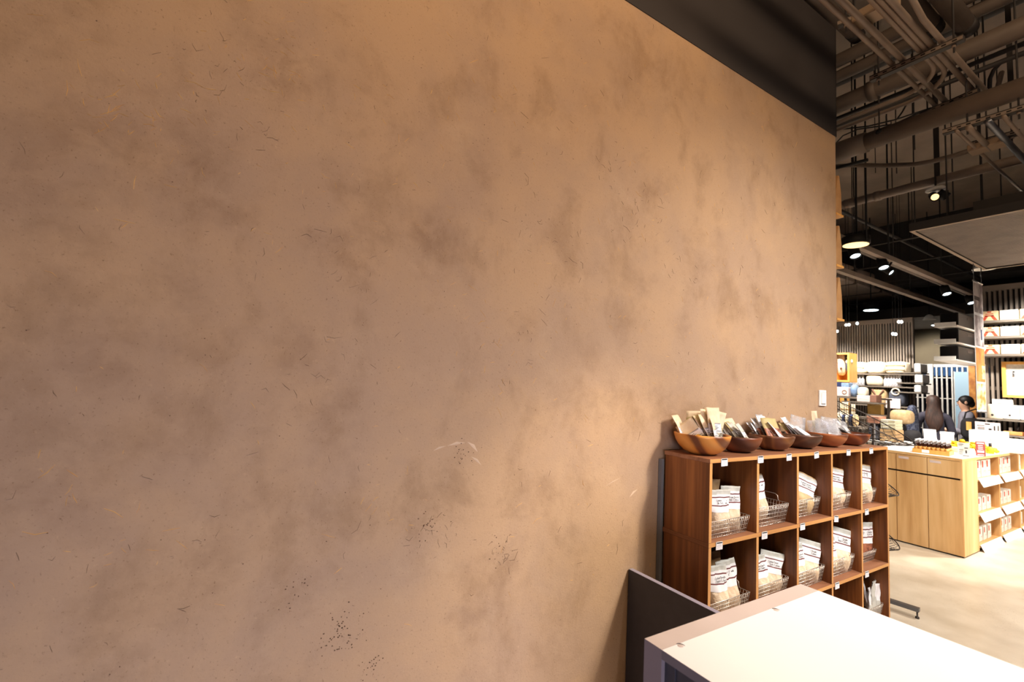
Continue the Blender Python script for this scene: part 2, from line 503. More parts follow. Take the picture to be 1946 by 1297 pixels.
# ------------------------------------------------------------------ mesh helpers
class MB:
    def __init__(s):
        s.v, s.f, s.m, s.sm, s.names = [], [], [], [], []
    def mi(s, mat):
        if mat not in s.names:
            s.names.append(mat)
        return s.names.index(mat)
    def add(s, vs, fs, mat, smooth=False):
        o = len(s.v)
        s.v += [tuple(p) for p in vs]
        k = s.mi(mat)
        for f in fs:
            s.f.append(tuple(i + o for i in f))
            s.m.append(k)
            s.sm.append(smooth)
        return s
    def box(s, a, b, mat, mats=None, X=None):
        """mats: {'-x','+x','-y','+y','-z','+z'} -> material of that face"""
        x0, y0, z0 = (min(a[i], b[i]) for i in range(3))
        x1, y1, z1 = (max(a[i], b[i]) for i in range(3))
        vs = [Vector(p) for p in ((x0, y0, z0), (x1, y0, z0), (x1, y1, z0), (x0, y1, z0), (x0, y0, z1), (x1, y0, z1), (x1, y1, z1), (x0, y1, z1))]
        if X is not None:
            vs = [X @ p for p in vs]
        fs = {'-z': (0, 3, 2, 1), '+z': (4, 5, 6, 7), '-y': (0, 1, 5, 4), '+y': (2, 3, 7, 6), '-x': (0, 4, 7, 3), '+x': (1, 2, 6, 5)}
        o = len(s.v)
        s.v += [tuple(p) for p in vs]
        for k, f in fs.items():
            s.f.append(tuple(i + o for i in f))
            s.m.append(s.mi((mats or {}).get(k, mat)))
            s.sm.append(False)
        return s
    def bevel_box(s, a, b, mat, r=0.004, X=None):
        """a box with chamfered upright edges and top"""
        x0, y0, z0 = (min(a[i], b[i]) for i in range(3))
        x1, y1, z1 = (max(a[i], b[i]) for i in range(3))
        def ring(k, z):
            return [(x0 + k + r, y0 + k, z), (x1 - k - r, y0 + k, z), (x1 - k, y0 + k + r, z), (x1 - k, y1 - k - r, z),
                    (x1 - k - r, y1 - k, z), (x0 + k + r, y1 - k, z), (x0 + k, y1 - k - r, z), (x0 + k, y0 + k + r, z)]
        vs = ring(r, z0) + ring(0, z0 + r) + ring(0, z1 - r) + ring(r, z1)
        if X is not None:
            vs = [X @ Vector(p) for p in vs]
        fs = [tuple(range(7, -1, -1)), tuple(range(24, 32))]
        for j in range(3):
            for i in range(8):
                fs.append((j * 8 + i, j * 8 + (i + 1) % 8, j * 8 + 8 + (i + 1) % 8, j * 8 + 8 + i))
        return s.add(vs, fs, mat)
    def tube(s, pts, r, mat, n=8, closed=False, smooth=True):
        pts = [Vector(p) for p in pts]
        k = len(pts)
        rs = r if isinstance(r, (list, tuple)) else [r] * k
        vs, fs = [], []
        ref = None
        for i, p in enumerate(pts):
            a = pts[(i - 1) % k] if (closed or i) else pts[0]
            b = pts[(i + 1) % k] if (closed or i < k - 1) else pts[-1]
            t = (b - a).normalized()
            if ref is None:
                ref = Vector((0, 0, 1)) if abs(t.z) < 0.9 else Vector((1, 0, 0))
            u = t.cross(ref).normalized()
            ref = u.cross(t)
            w = u.cross(t)
            for j in range(n):
                q = 2 * PI * j / n
                vs.append(p + (u * math.cos(q) + w * math.sin(q)) * rs[i])
        for i in range(k if closed else k - 1):
            i2 = (i + 1) % k
            for j in range(n):
                fs.append((i * n + j, i * n + (j + 1) % n, i2 * n + (j + 1) % n, i2 * n + j))
        if not closed:
            fs.append(tuple(range(n - 1, -1, -1)))
            fs.append(tuple((k - 1) * n + j for j in range(n)))
        return s.add(vs, fs, mat, smooth)
    def lathe(s, prof, mat, n=32, c=(0, 0, 0), X=None, smooth=True):
        vs, fs = [], []
        k = len(prof)
        for r, z in prof:
            for j in range(n):
                q = 2 * PI * j / n
                p = Vector((c[0] + r * math.cos(q), c[1] + r * math.sin(q), c[2] + z))
                vs.append(X @ p if X is not None else p)
        for i in range(k - 1):
            for j in range(n):
                fs.append((i * n + j, i * n + (j + 1) % n, (i + 1) * n + (j + 1) % n, (i + 1) * n + j))
        if prof[0][0] > 1e-5:
            fs.append(tuple(range(n - 1, -1, -1)))
        if prof[-1][0] > 1e-5:
            fs.append(tuple((k - 1) * n + j for j in range(n)))
        return s.add(vs, fs, mat, smooth)
    def blob(s, c, rx, ry, rz, mat, n=12, k=7, e=1.0):
        """rounded cushion: superellipsoid, e < 1 is boxier"""
        vs, fs = [], []
        sg = lambda v: math.copysign(abs(v) ** e, v)
        for i in range(k + 1):
            a = -PI / 2 + PI * i / k
            for j in range(n):
                q = 2 * PI * j / n
                vs.append((c[0] + rx * sg(math.cos(a)) * sg(math.cos(q)), c[1] + ry * sg(math.cos(a)) * sg(math.sin(q)), c[2] + rz * sg(math.sin(a))))
        for i in range(k):
            for j in range(n):
                fs.append((i * n + j, i * n + (j + 1) % n, (i + 1) * n + (j + 1) % n, (i + 1) * n + j))
        return s.add(vs, fs, mat, True)
    def prism(s, poly, d, mat, X=None, edge=None):
        """poly in xz, extruded from y = 0 to y = d"""
        n = len(poly)
        vs = [Vector((p[0], 0, p[1])) for p in poly] + [Vector((p[0], d, p[1])) for p in poly]
        if X is not None:
            vs = [X @ p for p in vs]
        o = len(s.v)
        s.add(vs, [tuple(range(n)), tuple(range(2 * n - 1, n - 1, -1))], mat)
        k = s.mi(edge or mat)
        for i in range(n):
            s.f.append((o + i, o + n + i, o + n + (i + 1) % n, o + (i + 1) % n))
            s.m.append(k)
            s.sm.append(False)
        return s
    def build(s, name, parent=None, loc=None, rot=None, kind=None):
        me = bpy.data.meshes.new(name)
        me.from_pydata(s.v, [], s.f)
        for nm in s.names:
            me.materials.append(M[nm])
        me.polygons.foreach_set('material_index', s.m)
        me.polygons.foreach_set('use_smooth', s.sm)
        me.update()
        o = bpy.data.objects.new(name, me)
        COL.objects.link(o)
        if parent is not None:
            o.parent = parent
        if loc is not None:
            o.location = loc
        if rot is not None:
            o.rotation_euler = rot
        if kind:
            o['kind'] = kind
        return o

def tag(o, label, cat, group=None):
    o['label'] = label
    o['category'] = cat
    if group:
        o['group'] = group
    return o

def thing(name, label, cat, loc=(0, 0, 0), rot=(0, 0, 0), group=None):
    o = bpy.data.objects.new(name, None)
    COL.objects.link(o)
    o.location = loc
    o.rotation_euler = rot
    o.empty_display_size = 0.05
    return tag(o, label, cat, group)

def dup(root, loc, rot=None, label=None):
    def cp(o, par):
        c = o.copy()
        COL.objects.link(c)
        if par is not None:
            c.parent = par
        for ch in o.children:
            cp(ch, c)
        return c
    r = cp(root, None)
    r.location = loc
    if rot is not None:
        r.rotation_euler = rot
    if label:
        r['label'] = label
    return r

FONTS = {}
def text(body, size, mat, parent, loc, rot, align='CENTER', name='lettering', depth=0.0003):
    key = (body, size, mat, align)
    if key not in FONTS:
        c = bpy.data.curves.new(name, 'FONT')
        c.body = body
        c.size = size
        c.align_x = align
        c.align_y = 'CENTER'
        c.extrude = depth
        c.resolution_u = 2
        c.materials.append(M[mat])
        tmp = bpy.data.objects.new('tmp', c)
        COL.objects.link(tmp)
        FONTS[key] = bpy.data.meshes.new_from_object(tmp.evaluated_get(bpy.context.evaluated_depsgraph_get()))
        bpy.data.objects.remove(tmp)
    o = bpy.data.objects.new(name, FONTS[key])
    COL.objects.link(o)
    o.parent = parent
    o.location = loc
    o.rotation_euler = rot
    return o

ORD = ['first', 'second', 'third', 'fourth', 'fifth', 'sixth', 'seventh', 'eighth', 'ninth', 'tenth', 'eleventh', 'twelfth']

# ================================================================== SETTING
WX, WT = 3.975, 3.6018          # end and top of the plaster
CZ = 5.2
wall = MB().box((-6, 0, 0), (WX, 0.26, WT), 'clay_plaster').build('wall_left', kind='structure')
wall['label'] = 'tan clay plaster wall with straw flecks and dark trowel stains'
MB().box((-6, -0.004, WT), (WX, 0.26, 4.52), 'black_paint').build('trim_1', kind='structure')
MB().box((WX - 0.001, -0.004, WT), (WX + 0.012, 0.26, 4.52), 'dark_trim').build('trim_2', kind='structure')
MB().box((-6, -9, -0.2), (20, 9, 0), 'concrete_floor').build('floor', kind='structure')
MB().box((-6, -9, CZ), (20, 9, CZ + 0.2), 'ceiling_concrete').build('ceiling', kind='structure')
# far side of the shop
gx = 14.3
MB().box((gx, 4.2, 0), (gx + 0.2, 9, CZ), 'olive_wall').box((gx, -9, 0), (gx + 0.2, 0.9, CZ), 'wall_paint') \
    .box((gx, 0.9, 2.44), (gx + 0.2, 4.2, CZ), 'olive_wall').build('wall_back', kind='structure')
MB().box((WX + 0.02, 6.5, 0), (20, 6.7, CZ), 'wall_paint').build('wall_far', kind='structure')
MB().box((12.2, -2, 3.28), (gx - 0.001, 6.4, 3.5), 'grey_soffit', {'-x': 'dark_ceiling'}).build('trim_3', kind='structure')

# straw flecks, dark fibres and pits pressed into the plaster
def flecks(name, mat, n, lmin, lmax, w, clusters, seed, curve=0.3):
    r = random.Random(seed)
    b = MB()
    for i in range(n):
        if clusters and r.random() < 0.55:
            cx, cz, sp = r.choice(clusters)
            x, z = r.gauss(cx, sp), r.gauss(cz, sp)
        else:
            x, z = r.uniform(-0.75, 3.93), r.uniform(0.6, 3.58)
        if not (0.4 < z < 3.57 and x < 3.95):
            continue
        a = r.uniform(0, 2 * PI)
        ln = r.uniform(lmin, lmax) * (1 if r.random() < 0.8 else 1.6)
        ww = w * r.uniform(0.6, 1.5)
        k = r.uniform(-curve, curve)
        P = []
        for t in (-0.5, 0, 0.5):
            aa = a + k * t
            P.append((x + math.cos(aa) * ln * t, z + math.sin(aa) * ln * t + k * ln * t * t))
        vs = []
        for (px, pz), s in zip(P, (0.5, 1, 0.4)):
            nx, nz = -math.sin(a) * ww * s, math.cos(a) * ww * s
            vs += [(px + nx, 0.001, pz + nz), (px, -0.0011, pz), (px - nx, 0.001, pz - nz)]
        b.add(vs, [(0, 3, 4, 1), (1, 4, 5, 2), (3, 6, 7, 4), (4, 7, 8, 5), (0, 1, 2), (8, 7, 6)], mat)
    return b.build(name, wall, kind='stuff')

def wc(l):
    out = []
    for px, py, s in l:
        p = at(px, py, 'y', 0)
        out.append((p.x, p.z, s))
    return out
flecks('straw_fleck', 'straw', 470, 0.009, 0.034, 0.0011,
       wc([(290, 195, .06), (380, 200, .07), (190, 195, .04), (820, 490, .12), (910, 640, .1), (310, 330, .1), (560, 140, .08),
           (120, 915, .06), (990, 690, .1), (1110, 930, .12), (760, 960, .1), (480, 90, .1), (700, 330, .14), (260, 1060, .1),
           (1270, 640, .15), (1380, 520, .2), (940, 250, .2), (600, 30, .15), (1500, 600, .25), (1100, 560, .2)]), 11)
flecks('dark_fleck', 'dark_fibre', 420, 0.006, 0.036, 0.0010,
       wc([(440, 135, .05), (485, 265, .05), (370, 35, .06), (1000, 380, .12), (1060, 460, .1), (1170, 320, .08), (830, 1010, .05),
           (955, 1050, .05), (650, 690, .16), (1010, 600, .1), (250, 1110, .25), (1180, 390, .12), (620, 480, .1), (1230, 440, .15),
           (1450, 380, .25), (1330, 560, .2)]), 12, 0.9)
pit = MB()
rp_ = random.Random(5)
pc = wc([(815, 1005, .03), (950, 1045, .03), (640, 1190, .035), (655, 1215, .03), (880, 870, .03), (710, 1265, .03), (560, 1120, .03)])
for i in range(420):
    if i < 190:
        cx, cz, s = rp_.choice(pc)
        x, z = rp_.gauss(cx, s), rp_.gauss(cz, s * 1.1)
        rr = rp_.uniform(0.001, 0.0026)
    else:
        x, z = rp_.uniform(-0.7, 3.9), rp_.uniform(0.6, 3.5)
        rr = rp_.uniform(0.0008, 0.002)
    vs = [(x + rr * math.cos(2 * PI * k / 6) * rp_.uniform(.7, 1.5), -0.0006, z + rr * math.sin(2 * PI * k / 6)) for k in range(6)]
    vs += [(p[0], 0.002, p[2]) for p in vs]
    pit.add(vs, [(0, 1, 2, 3, 4, 5)] + [(k, k + 6, (k + 1) % 6 + 6, (k + 1) % 6) for k in range(6)], 'dark_fibre')
pit.build('pit', wall, kind='stuff')

# pale trowel scuffs
sc_ = MB()
for (x0, y0), (x1, y1), w in (((822, 858), (848, 848), .004), ((850, 848), (885, 842), .006), ((888, 840), (908, 860), .007), ((895, 868), (915, 885), .005), ((1196, 946), (1212, 930), .006), ((1150, 925), (1180, 908), .002)):
    a, b = at(x0, y0, 'y', 0), at(x1, y1, 'y', 0)
    d = (b - a).normalized()
    nn = Vector((-d.z, 0, d.x)) * w
    c = (a + b) / 2 + nn * .8
    sc_.add([a, c + nn, b, c - nn, (a.x, .001, a.z), (b.x, .001, b.z), c + Vector((0, -.0007, 0))], [(0, 1, 6), (1, 2, 6), (2, 3, 6), (3, 0, 6)], 'scuff')
sc_.build('scuff', wall, kind='stuff')

# wall switch
sw = thing('wall_switch', 'white plastic switch plate high on the end of the tan plaster wall', 'switch', (3.739, 0, 1.522))
MB().bevel_box((-0.048, -0.012, -0.058), (0.048, 0.0, 0.058), 'white_plastic', 0.003).build('plate', sw)
MB().bevel_box((-0.03, -0.018, -0.042), (0.03, -0.011, 0.042), 'white_plastic', 0.003).build('rocker', sw)

# ================================================================== SHELF UNIT
PT, TH = 0.395, 0.02
SX, SYF, SYB, ST = 2.0242, -0.2976, -0.025, 1.205
LV = [ST - TH, ST - PT - TH, ST - 2 * PT - TH, 0.02]       # undersides' z of the boards, top to bottom
shelf = thing('display_shelf', 'five-bay walnut cube shelf unit standing along the tan wall', 'shelf', (SX, SYF, 0))
L_ = 5 * PT + TH
D_ = SYB - SYF
def loc(x, y, z):
    return (x - SX, y - SYF, z)
e_ = {'-y': 'walnut_edge'}
MB().bevel_box((0, 0, ST - TH), (L_, D_, ST), 'walnut_x', 0.001).build('top_board', shelf)
MB().box((0.001, -0.0006, ST - TH + 0.001), (L_ - 0.001, 0.001, ST - 0.001), 'walnut_edge').build('edge_band', shelf)
for z in LV[1:]:
    MB().box((-.0005, 0, z), (L_ + .0005, D_, z + TH), 'walnut_x', {'-y': 'walnut_edge', '-x': 'walnut_y'}).build('shelf_board', shelf)
    MB().box((0.0012, 0.0012, z - .0012), (L_ - 0.0012, D_, z), 'black_plastic').build('joint', shelf)
for t in range(3):
    z1, z0 = LV[t] - (.0012 if t else 0), LV[t + 1] + TH + .0012
    for i in range(6):
        mt = {'-y': 'walnut_edge_z'}
        MB().box((i * PT, 0.0006, z0), (i * PT + TH, D_ - 0.008, z1), 'walnut_z' if i in (0,) else 'walnut_z', mt).build('side_panel' if i in (0, 5) else 'divider', shelf)
    MB().box((TH, D_ - 0.008, z0), (L_ - TH, D_, z1), 'walnut_dark').build('back_panel', shelf)
MB().box((0.01, 0.03, 0), (L_ - 0.01, D_ - 0.01, 0.02), 'walnut_dark').build('plinth', shelf)
MB().box((-0.018, D_ + 0.002, 0), (0.002, D_ + 0.022, 1.16), 'spacer_grey').build('spacer', shelf)

# ------------------------------------------------------------------ price tags
def price_tag(name, label, x, z, tilt, group):
    t = thing(name, label, 'price tag', (x, SYF - 0.0022, z), (0, tilt, 0), group)
    MB().bevel_box((-0.026, -0.0016, -0.036), (0.026, 0.0004, 0.0), 'tag_card', 0.0008).build('card', t)
    MB().box((-0.022, -0.0016, -0.006), (0.022, 0.0016, 0.0012), 'white_plastic').build('clip', t)
    b = MB()
    for k, (w, zz) in enumerate(((0.030, -0.012), (0.036, -0.019), (0.022, -0.026))):
        b.box((-0.02, -0.0019, zz - 0.0008), (-0.02 + w, -0.0015, zz + 0.0008), 'tag_ink')
    b.build('print', t)
for i, (x, tl) in enumerate(zip((2.133, 2.446, 2.724, 3.025, 3.428, 3.751), (0.02, 0, 0.02, 0.08, -0.02, 0.03))):
    price_tag('price_tag', f'small white price tag on the front edge of the shelf top, {ORD[i]} from the left', x, 1.2035, -tl, 'price tags along the shelf top')
for i, (x, tl) in enumerate(zip((2.102, 2.487, 2.868, 3.264, 3.675), (-0.04, -0.02, 0, -0.12, 0))):
    price_tag('price_tag', f'small white price tag on the second board of the walnut shelf, {ORD[i]} from the left', x, 0.809, -tl, 'price tags along the second board')
for x, w in ((2.105, 'first bay'), (2.49, 'second bay'), (2.87, 'third bay'), (3.268, 'fourth bay'), (3.667, 'fifth bay')):
    price_tag('price_tag', f'small white price tag on the third board of the walnut shelf, {w}', x, 0.4145, 0.0, 'price tags along the third board')

# ------------------------------------------------------------------ wire baskets
def make_basket(label, w, d, h, x1, yf, z, group='wire baskets in the shelf', handle=True):
    t = thing('wire_basket', label, 'basket', (x1 - w, yf, z), (0, 0, 0), group)
    k = 0.014
    rim = MB()
    c = [(0, 0, h), (w, 0, h), (w, d, h), (0, d, h)]
    rim.tube(c, 0.0022, 'bright_wire', 6, True)
    rim.build('rim', t)
    g = MB()
    def pt(u, v, s):         # a point of side s at height v
        q = k * (1 - v)
        X0, X1, Y0, Y1 = q, w - q, q, d - q
        return [(X0 + (X1 - X0) * u, Y0), (X1, Y0 + (Y1 - Y0) * u), (X1 - (X1 - X0) * u, Y1), (X0, Y1 - (Y1 - Y0) * u)][s]
    nr = max(4, int(h / 0.019))
    for j in range(nr):
        v = j / nr
        g.tube([(*pt(0, v, s), max(0.003, v * h)) for s in range(4)], 0.0015, 'bright_wire', 4, True)
    for s, ln in ((0, w), (1, d), (2, w), (3, d)):
        n = int(ln / 0.0165)
        for i in range(n + 1):
            a, b = pt(i / n, 0, s), pt(i / n, 1, s)
            g.tube([(a[0], a[1], 0.003), (b[0], b[1], h)], 0.0014, 'bright_wire', 4)
    n = int(w / 0.02)
    for i in range(n + 1):
        x = k + (w - 2 * k) * i / n
        g.tube([(x, k, 0.0025), (x, d - k, 0.0025)], 0.0011, 'bright_wire', 4)
    g.build('wire_grid', t, kind='stuff')
    if handle:
        hb = MB()
        X = w - 0.004
        hb.tube([(X, 0.05, h), (X - 0.008, 0.053, h + 0.012), (X - 0.004, 0.058, h + 0.03), (X, 0.075, h + 0.038), (X, d - 0.04, h + 0.038),
                 (X - 0.004, d - 0.024, h + 0.03), (X - 0.008, d - 0.02, h + 0.012), (X, d - 0.016, h)], 0.0024, 'bright_wire', 6)
        hb.build('handle', t)
    return t
Z1, Z2, Z3 = LV[1] + TH + .0005, LV[2] + TH + .0005, LV[3] + TH + .0005
BK = {}
for tier, z, spec in (('top', Z1, ((2.397, -.272, .086), (2.800, -.258, .108), (3.200, -.240, .104), (3.590, -.246, .106), (3.984, -.240, .100))),
                      ('middle', Z2, ((2.400, -.275, .096), (2.795, -.262, .100), (3.200, -.262, .100), (3.590, -.262, .108), (3.985, -.235, .075)))):
    for i, (x1, yf, h) in enumerate(spec):
        BK[tier, i] = (x1, yf, h, z)
        make_basket(f'wire basket in the {tier} row of the walnut shelf, {ORD[i]} bay from the left', 0.33, 0.2, h, x1, yf, z)
for i, x1 in ((4, 3.985),):
    BK['bottom', i] = (x1, -.27, .10, Z3)
    make_basket('wire basket in the bottom row of the walnut shelf, last bay', 0.33, 0.2, .10, x1, -.27, Z3)

# ------------------------------------------------------------------ bags with paper headers
def pillow(w, h, t, bend=0.0, seed=0, n=8, m=14, flat=0.42, crumple=0.004):
    """front(u, v) of a filled bag: fat below, flat above; u -1..1, v 0..1"""
    r = random.Random(seed)
    ph = [r.uniform(0, 6.28) for _ in range(6)]
    def prof(u, v):
        th = t * max(0.0, 1 - abs(u) ** 2.6) ** 0.6
        if v < flat:
            f = math.sin(min(1, (v / flat) * 1.35 + 0.05) * PI / 2) if v < flat * 0.74 else 1.0
            f *= 1 - 0.35 * max(0, (v - flat * 0.74) / (flat * 0.26))
        else:
            f = max(0.05, 0.65 * (1 - (v - flat) / (1 - flat)) ** 1.3)
        return th * f * 0.5 + 0.0008
    def pos(u, v, side, off=0.0):
        ww = w * 0.5 * (1 - 0.10 * math.sin(PI * min(1, v / 0.8)) + 0.03 * math.sin(5 * v + ph[0]))
        c = crumple * (math.sin(9 * u + ph[1] + 6 * v) + math.sin(13 * v + ph[2] - 4 * u)) * (0.4 + 0.6 * v)
        b = bend * v * v * h
        y = side * (prof(u, v) + off) + c + bend * 0.3 * h * v * v * u * u
        return Vector((u * ww + 0.25 * b, y - 0.0 * b, v * h - 0.12 * abs(b) * u))
    return pos

def bag(label, w, h, t, loc_, rot, body='sponge', top='kraft', header=(0.55, 0.93), seed=0, bend=0.0, words=True, group=None, flat=0.5, name='sponge_bag', fold=None):
    pos = pillow(w, h, t, bend, seed, flat=flat)
    n, m_ = 8, 14
    b = MB()
    for side in (-1, 1):
        vs, fs, fm = [], [], []
        for j in range(m_ + 1):
            for i in range(n + 1):
                vs.append(pos(-1 + 2 * i / n, j / m_, side))
        o = len(b.v)
        b.v += [tuple(p) for p in vs]
        for j in range(m_):
            for i in range(n):
                q = (j * (n + 1) + i, j * (n + 1) + i + 1, (j + 1) * (n + 1) + i + 1, (j + 1) * (n + 1) + i)
                if side > 0:
                    q = q[::-1]
                b.f.append(tuple(k + o for k in q))
                b.m.append(b.mi(body if (j + 0.5) / m_ < flat else top))
                b.sm.append(True)
    N_ = (n + 1) * (m_ + 1)
    edge = [j * (n + 1) for j in range(m_ + 1)] + [m_ * (n + 1) + i for i in range(1, n + 1)] + [j * (n + 1) + n for j in range(m_ - 1, -1, -1)] + [i for i in range(n - 1, 0, -1)]
    for a, c in zip(edge, edge[1:] + edge[:1]):
        b.f.append((a, c, c + N_, a + N_))
        b.m.append(b.mi(top))
        b.sm.append(False)
    o = b.build(name, None, loc_, rot)
    tag(o, label, 'bag', group)
    if header:
        h0, h1 = header
        hb = MB()
        k = 18
        vs = []
        for j in range(k + 1):
            for i in range(n + 1):
                v = h0 + (h1 - h0) * j / k
                vs.append(pos(-1 + 2 * i / n, v, -1, 0.0016))
        for j in range(k):
            f = (j + 0.5) / k
            mt = 'stripe_maroon' if j in (5, 12) else ('grey_paper' if j >= 15 else 'white_card')
            base = len(hb.v)
            hb.add([vs[j * (n + 1) + i] for i in range(n + 1)] + [vs[(j + 1) * (n + 1) + i] for i in range(n + 1)],
                   [(i, i + 1, n + 2 + i, n + 1 + i) for i in range(n)], mt, True)
        hb.build('header_label', o)
        if words:
            for q, s in enumerate(('Lotus Seeds', 'Bath Cubes')):
                v = h0 + (h1 - h0) * (0.555 - 0.125 * q)
                p = pos(0.05, v, -1, 0.0034)
                p2 = pos(0.05, v + 0.03, -1, 0.0034)
                tl = math.atan2(p2.y - p.y, p2.z - p.z)
                text(s, h * (h1 - h0) * 0.135, 'ink', o, p, (PI / 2 - tl, 0, 0))
    return o

def bags(tier, i, rows):
    x1, yf, h, z = BK[tier, i]
    for j, (fx, fy, w, hh, t, yaw, lean, roll, body, top, hd, look) in enumerate(rows):
        bag(f'{look} in the {tier} row, {ORD[i]} bay', w, hh, t, (x1 - 0.33 + fx * 0.33, yf + 0.03 + fy * 0.15, z + 0.006), (lean, roll, yaw),
            body, top, hd, seed=hash((tier, i, j)) % 999 if False else i * 17 + j * 5 + len(tier), group='sponge bags in the wire baskets')
HD = (0.50, 0.97)
S, K, G, C = 'sponge', 'kraft', 'grey_paper', 'cream_paper'
bags('top', 0, [(.42, .08, .135, .215, .075, -.15, -.04, .02, S, G, HD, 'white-headed bag at left front, partly hidden,'),
                (.71, .12, .130, .225, .075, -.25, -.05, .05, S, G, HD, 'white-headed bag at right front'),
                (.36, .75, .13, .24, .05, .1, .04, -.05, S, K, None, 'brown-topped bag at the back left'),
                (.60, .80, .13, .245, .05, -.1, .03, .04, S, K, None, 'brown-topped bag behind the white headers')])
bags('top', 1, [(.54, .30, .13, .255, .08, .0, -.05, -.10, S, K, HD, 'single bag leaning at the left')])
bags('top', 2, [(.50, .12, .20, .25, .10, -.30, -.14, .36, 'beige_cloth', K, HD, 'wide bag with a tilted white header'),
                (.34, .8, .14, .25, .06, -.1, -.02, .2, 'beige_cloth', K, (0.6, .9), 'plain brown bag at back left')])
bags('top', 3, [(.56, .10, .20, .26, .10, -.20, -.12, .18, S, K, HD, 'wide bag with a peaked header'),
                (.42, .75, .15, .27, .07, .0, -.02, .15, S, K, (.62, .9), 'brown bag at back left')])
bags('top', 4, [(.60, .02, .19, .26, .09, -.20, -.12, .14, S, K, HD, 'wide bag with a folded header'),
                (.46, .75, .15, .27, .07, .0, -.02, .1, S, K, (.62, .9), 'brown bag at back left')])
bags('middle', 0, [(.40, .05, .13, .235, .08, -.1, -.10, .02, S, G, HD, 'white-headed bag at left front'),
                   (.74, .10, .13, .245, .08, -.15, -.10, -.10, S, G, HD, 'white-headed bag at right front'),
                   (.34, .8, .12, .29, .05, .1, .03, -.05, S, K, None, 'brown paper tip at the back left'),
                   (.62, .8, .14, .265, .05, -.1, .03, .02, S, K, None, 'brown bag behind the white headers')])
bags('middle', 1, [(.42, .12, .15, .22, .09, -.1, -.08, -.06, S, G, HD, 'bag with a rumpled header at the left'),
                   (.68, .18, .16, .225, .09, -.35, -.10, .22, S, G, HD, 'bag with a curled header at the right'),
                   (.48, .75, .13, .30, .06, .1, .02, .06, S, K, None, 'pointed brown bag at the back')])
bags('middle', 2, [(.32, .06, .14, .23, .08, -.1, -.08, 0, S, G, HD, 'upright white-headed bag at the left'),
                   (.62, .12, .18, .24, .09, -.30, -.10, .26, S, G, HD, 'bag with a slanting striped header'),
                   (.52, .75, .13, .30, .06, .1, .02, .18, S, K, None, 'pointed brown bag at the back')])
bags('middle', 3, [(.30, .06, .14, .22, .08, -.1, -.08, .03, S, G, HD, 'low white-headed bag at the left'),
                   (.58, .10, .19, .27, .10, -.30, -.10, .25, S, G, HD, 'large bag with a slanting header'),
                   (.48, .75, .15, .30, .06, .1, .0, .2, S, K, None, 'brown bag at back left')])
bags('middle', 4, [(.78, .02, .12, .25, .045, -.25, .0, 0, 'meat_print', G, (.45, .97), 'upright bag with a tall header')])
bags('bottom', 4, [(.66, .05, .10, .20, .03, .30, .0, .03, G, 'white_card', None, 'flat white packet, leftmost,'),
                   (.74, .06, .10, .22, .03, .35, -.2, .0, G, 'white_card', None, 'flat white packet, second from left,'),
                   (.85, .10, .10, .235, .035, .2, .05, .0, G, 'grey_paper', None, 'flat grey packet, third from left,'),
                   (.94, .03, .07, .215, .04, -.35, .0, .0, G, 'white_card', None, 'flat white packet, rightmost,')])

# ------------------------------------------------------------------ bowls and the packets in them
def bowl(i, x, y, R, H):
    b = MB()
    out = [(0.0, 0.0), (R * .42, 0.0), (R * .47, 0.003), (R * .66, H * .16), (R * .82, H * .38), (R * .93, H * .64), (R * .985, H * .88), (R, H)]
    inn = [(R - .006, H + .0015), (R - .010, H), (R * .90, H * .68), (R * .78, H * .44), (R * .6, H * .22), (R * .4, H * .1), (0.0, H * .08)]
    b.lathe(out + inn, BOWLS[i].name, 48)
    o = b.build('wooden_bowl', None, (x, y, ST + 0.0003), (0, 0, 0.6 * i))
    return tag(o, f"{['honey-coloured', 'dark red-brown', 'streaky olive-brown', 'dull dark brown', 'reddish two-tone', 'rust-brown'][i]} wooden bowl of packets, {ORD[i]} on the shelf top",
               'bowl', 'wooden bowls on the shelf top')
BX = [(2.152, -.158, .140, .102), (2.468, -.160, .120, .086), (2.800, -.160, .122, .086), (3.128, -.158, .120, .086), (3.462, -.156, .122, .088), (3.790, -.156, .122, .084)]
for i, a in enumerate(BX):
    bowl(i, *a)

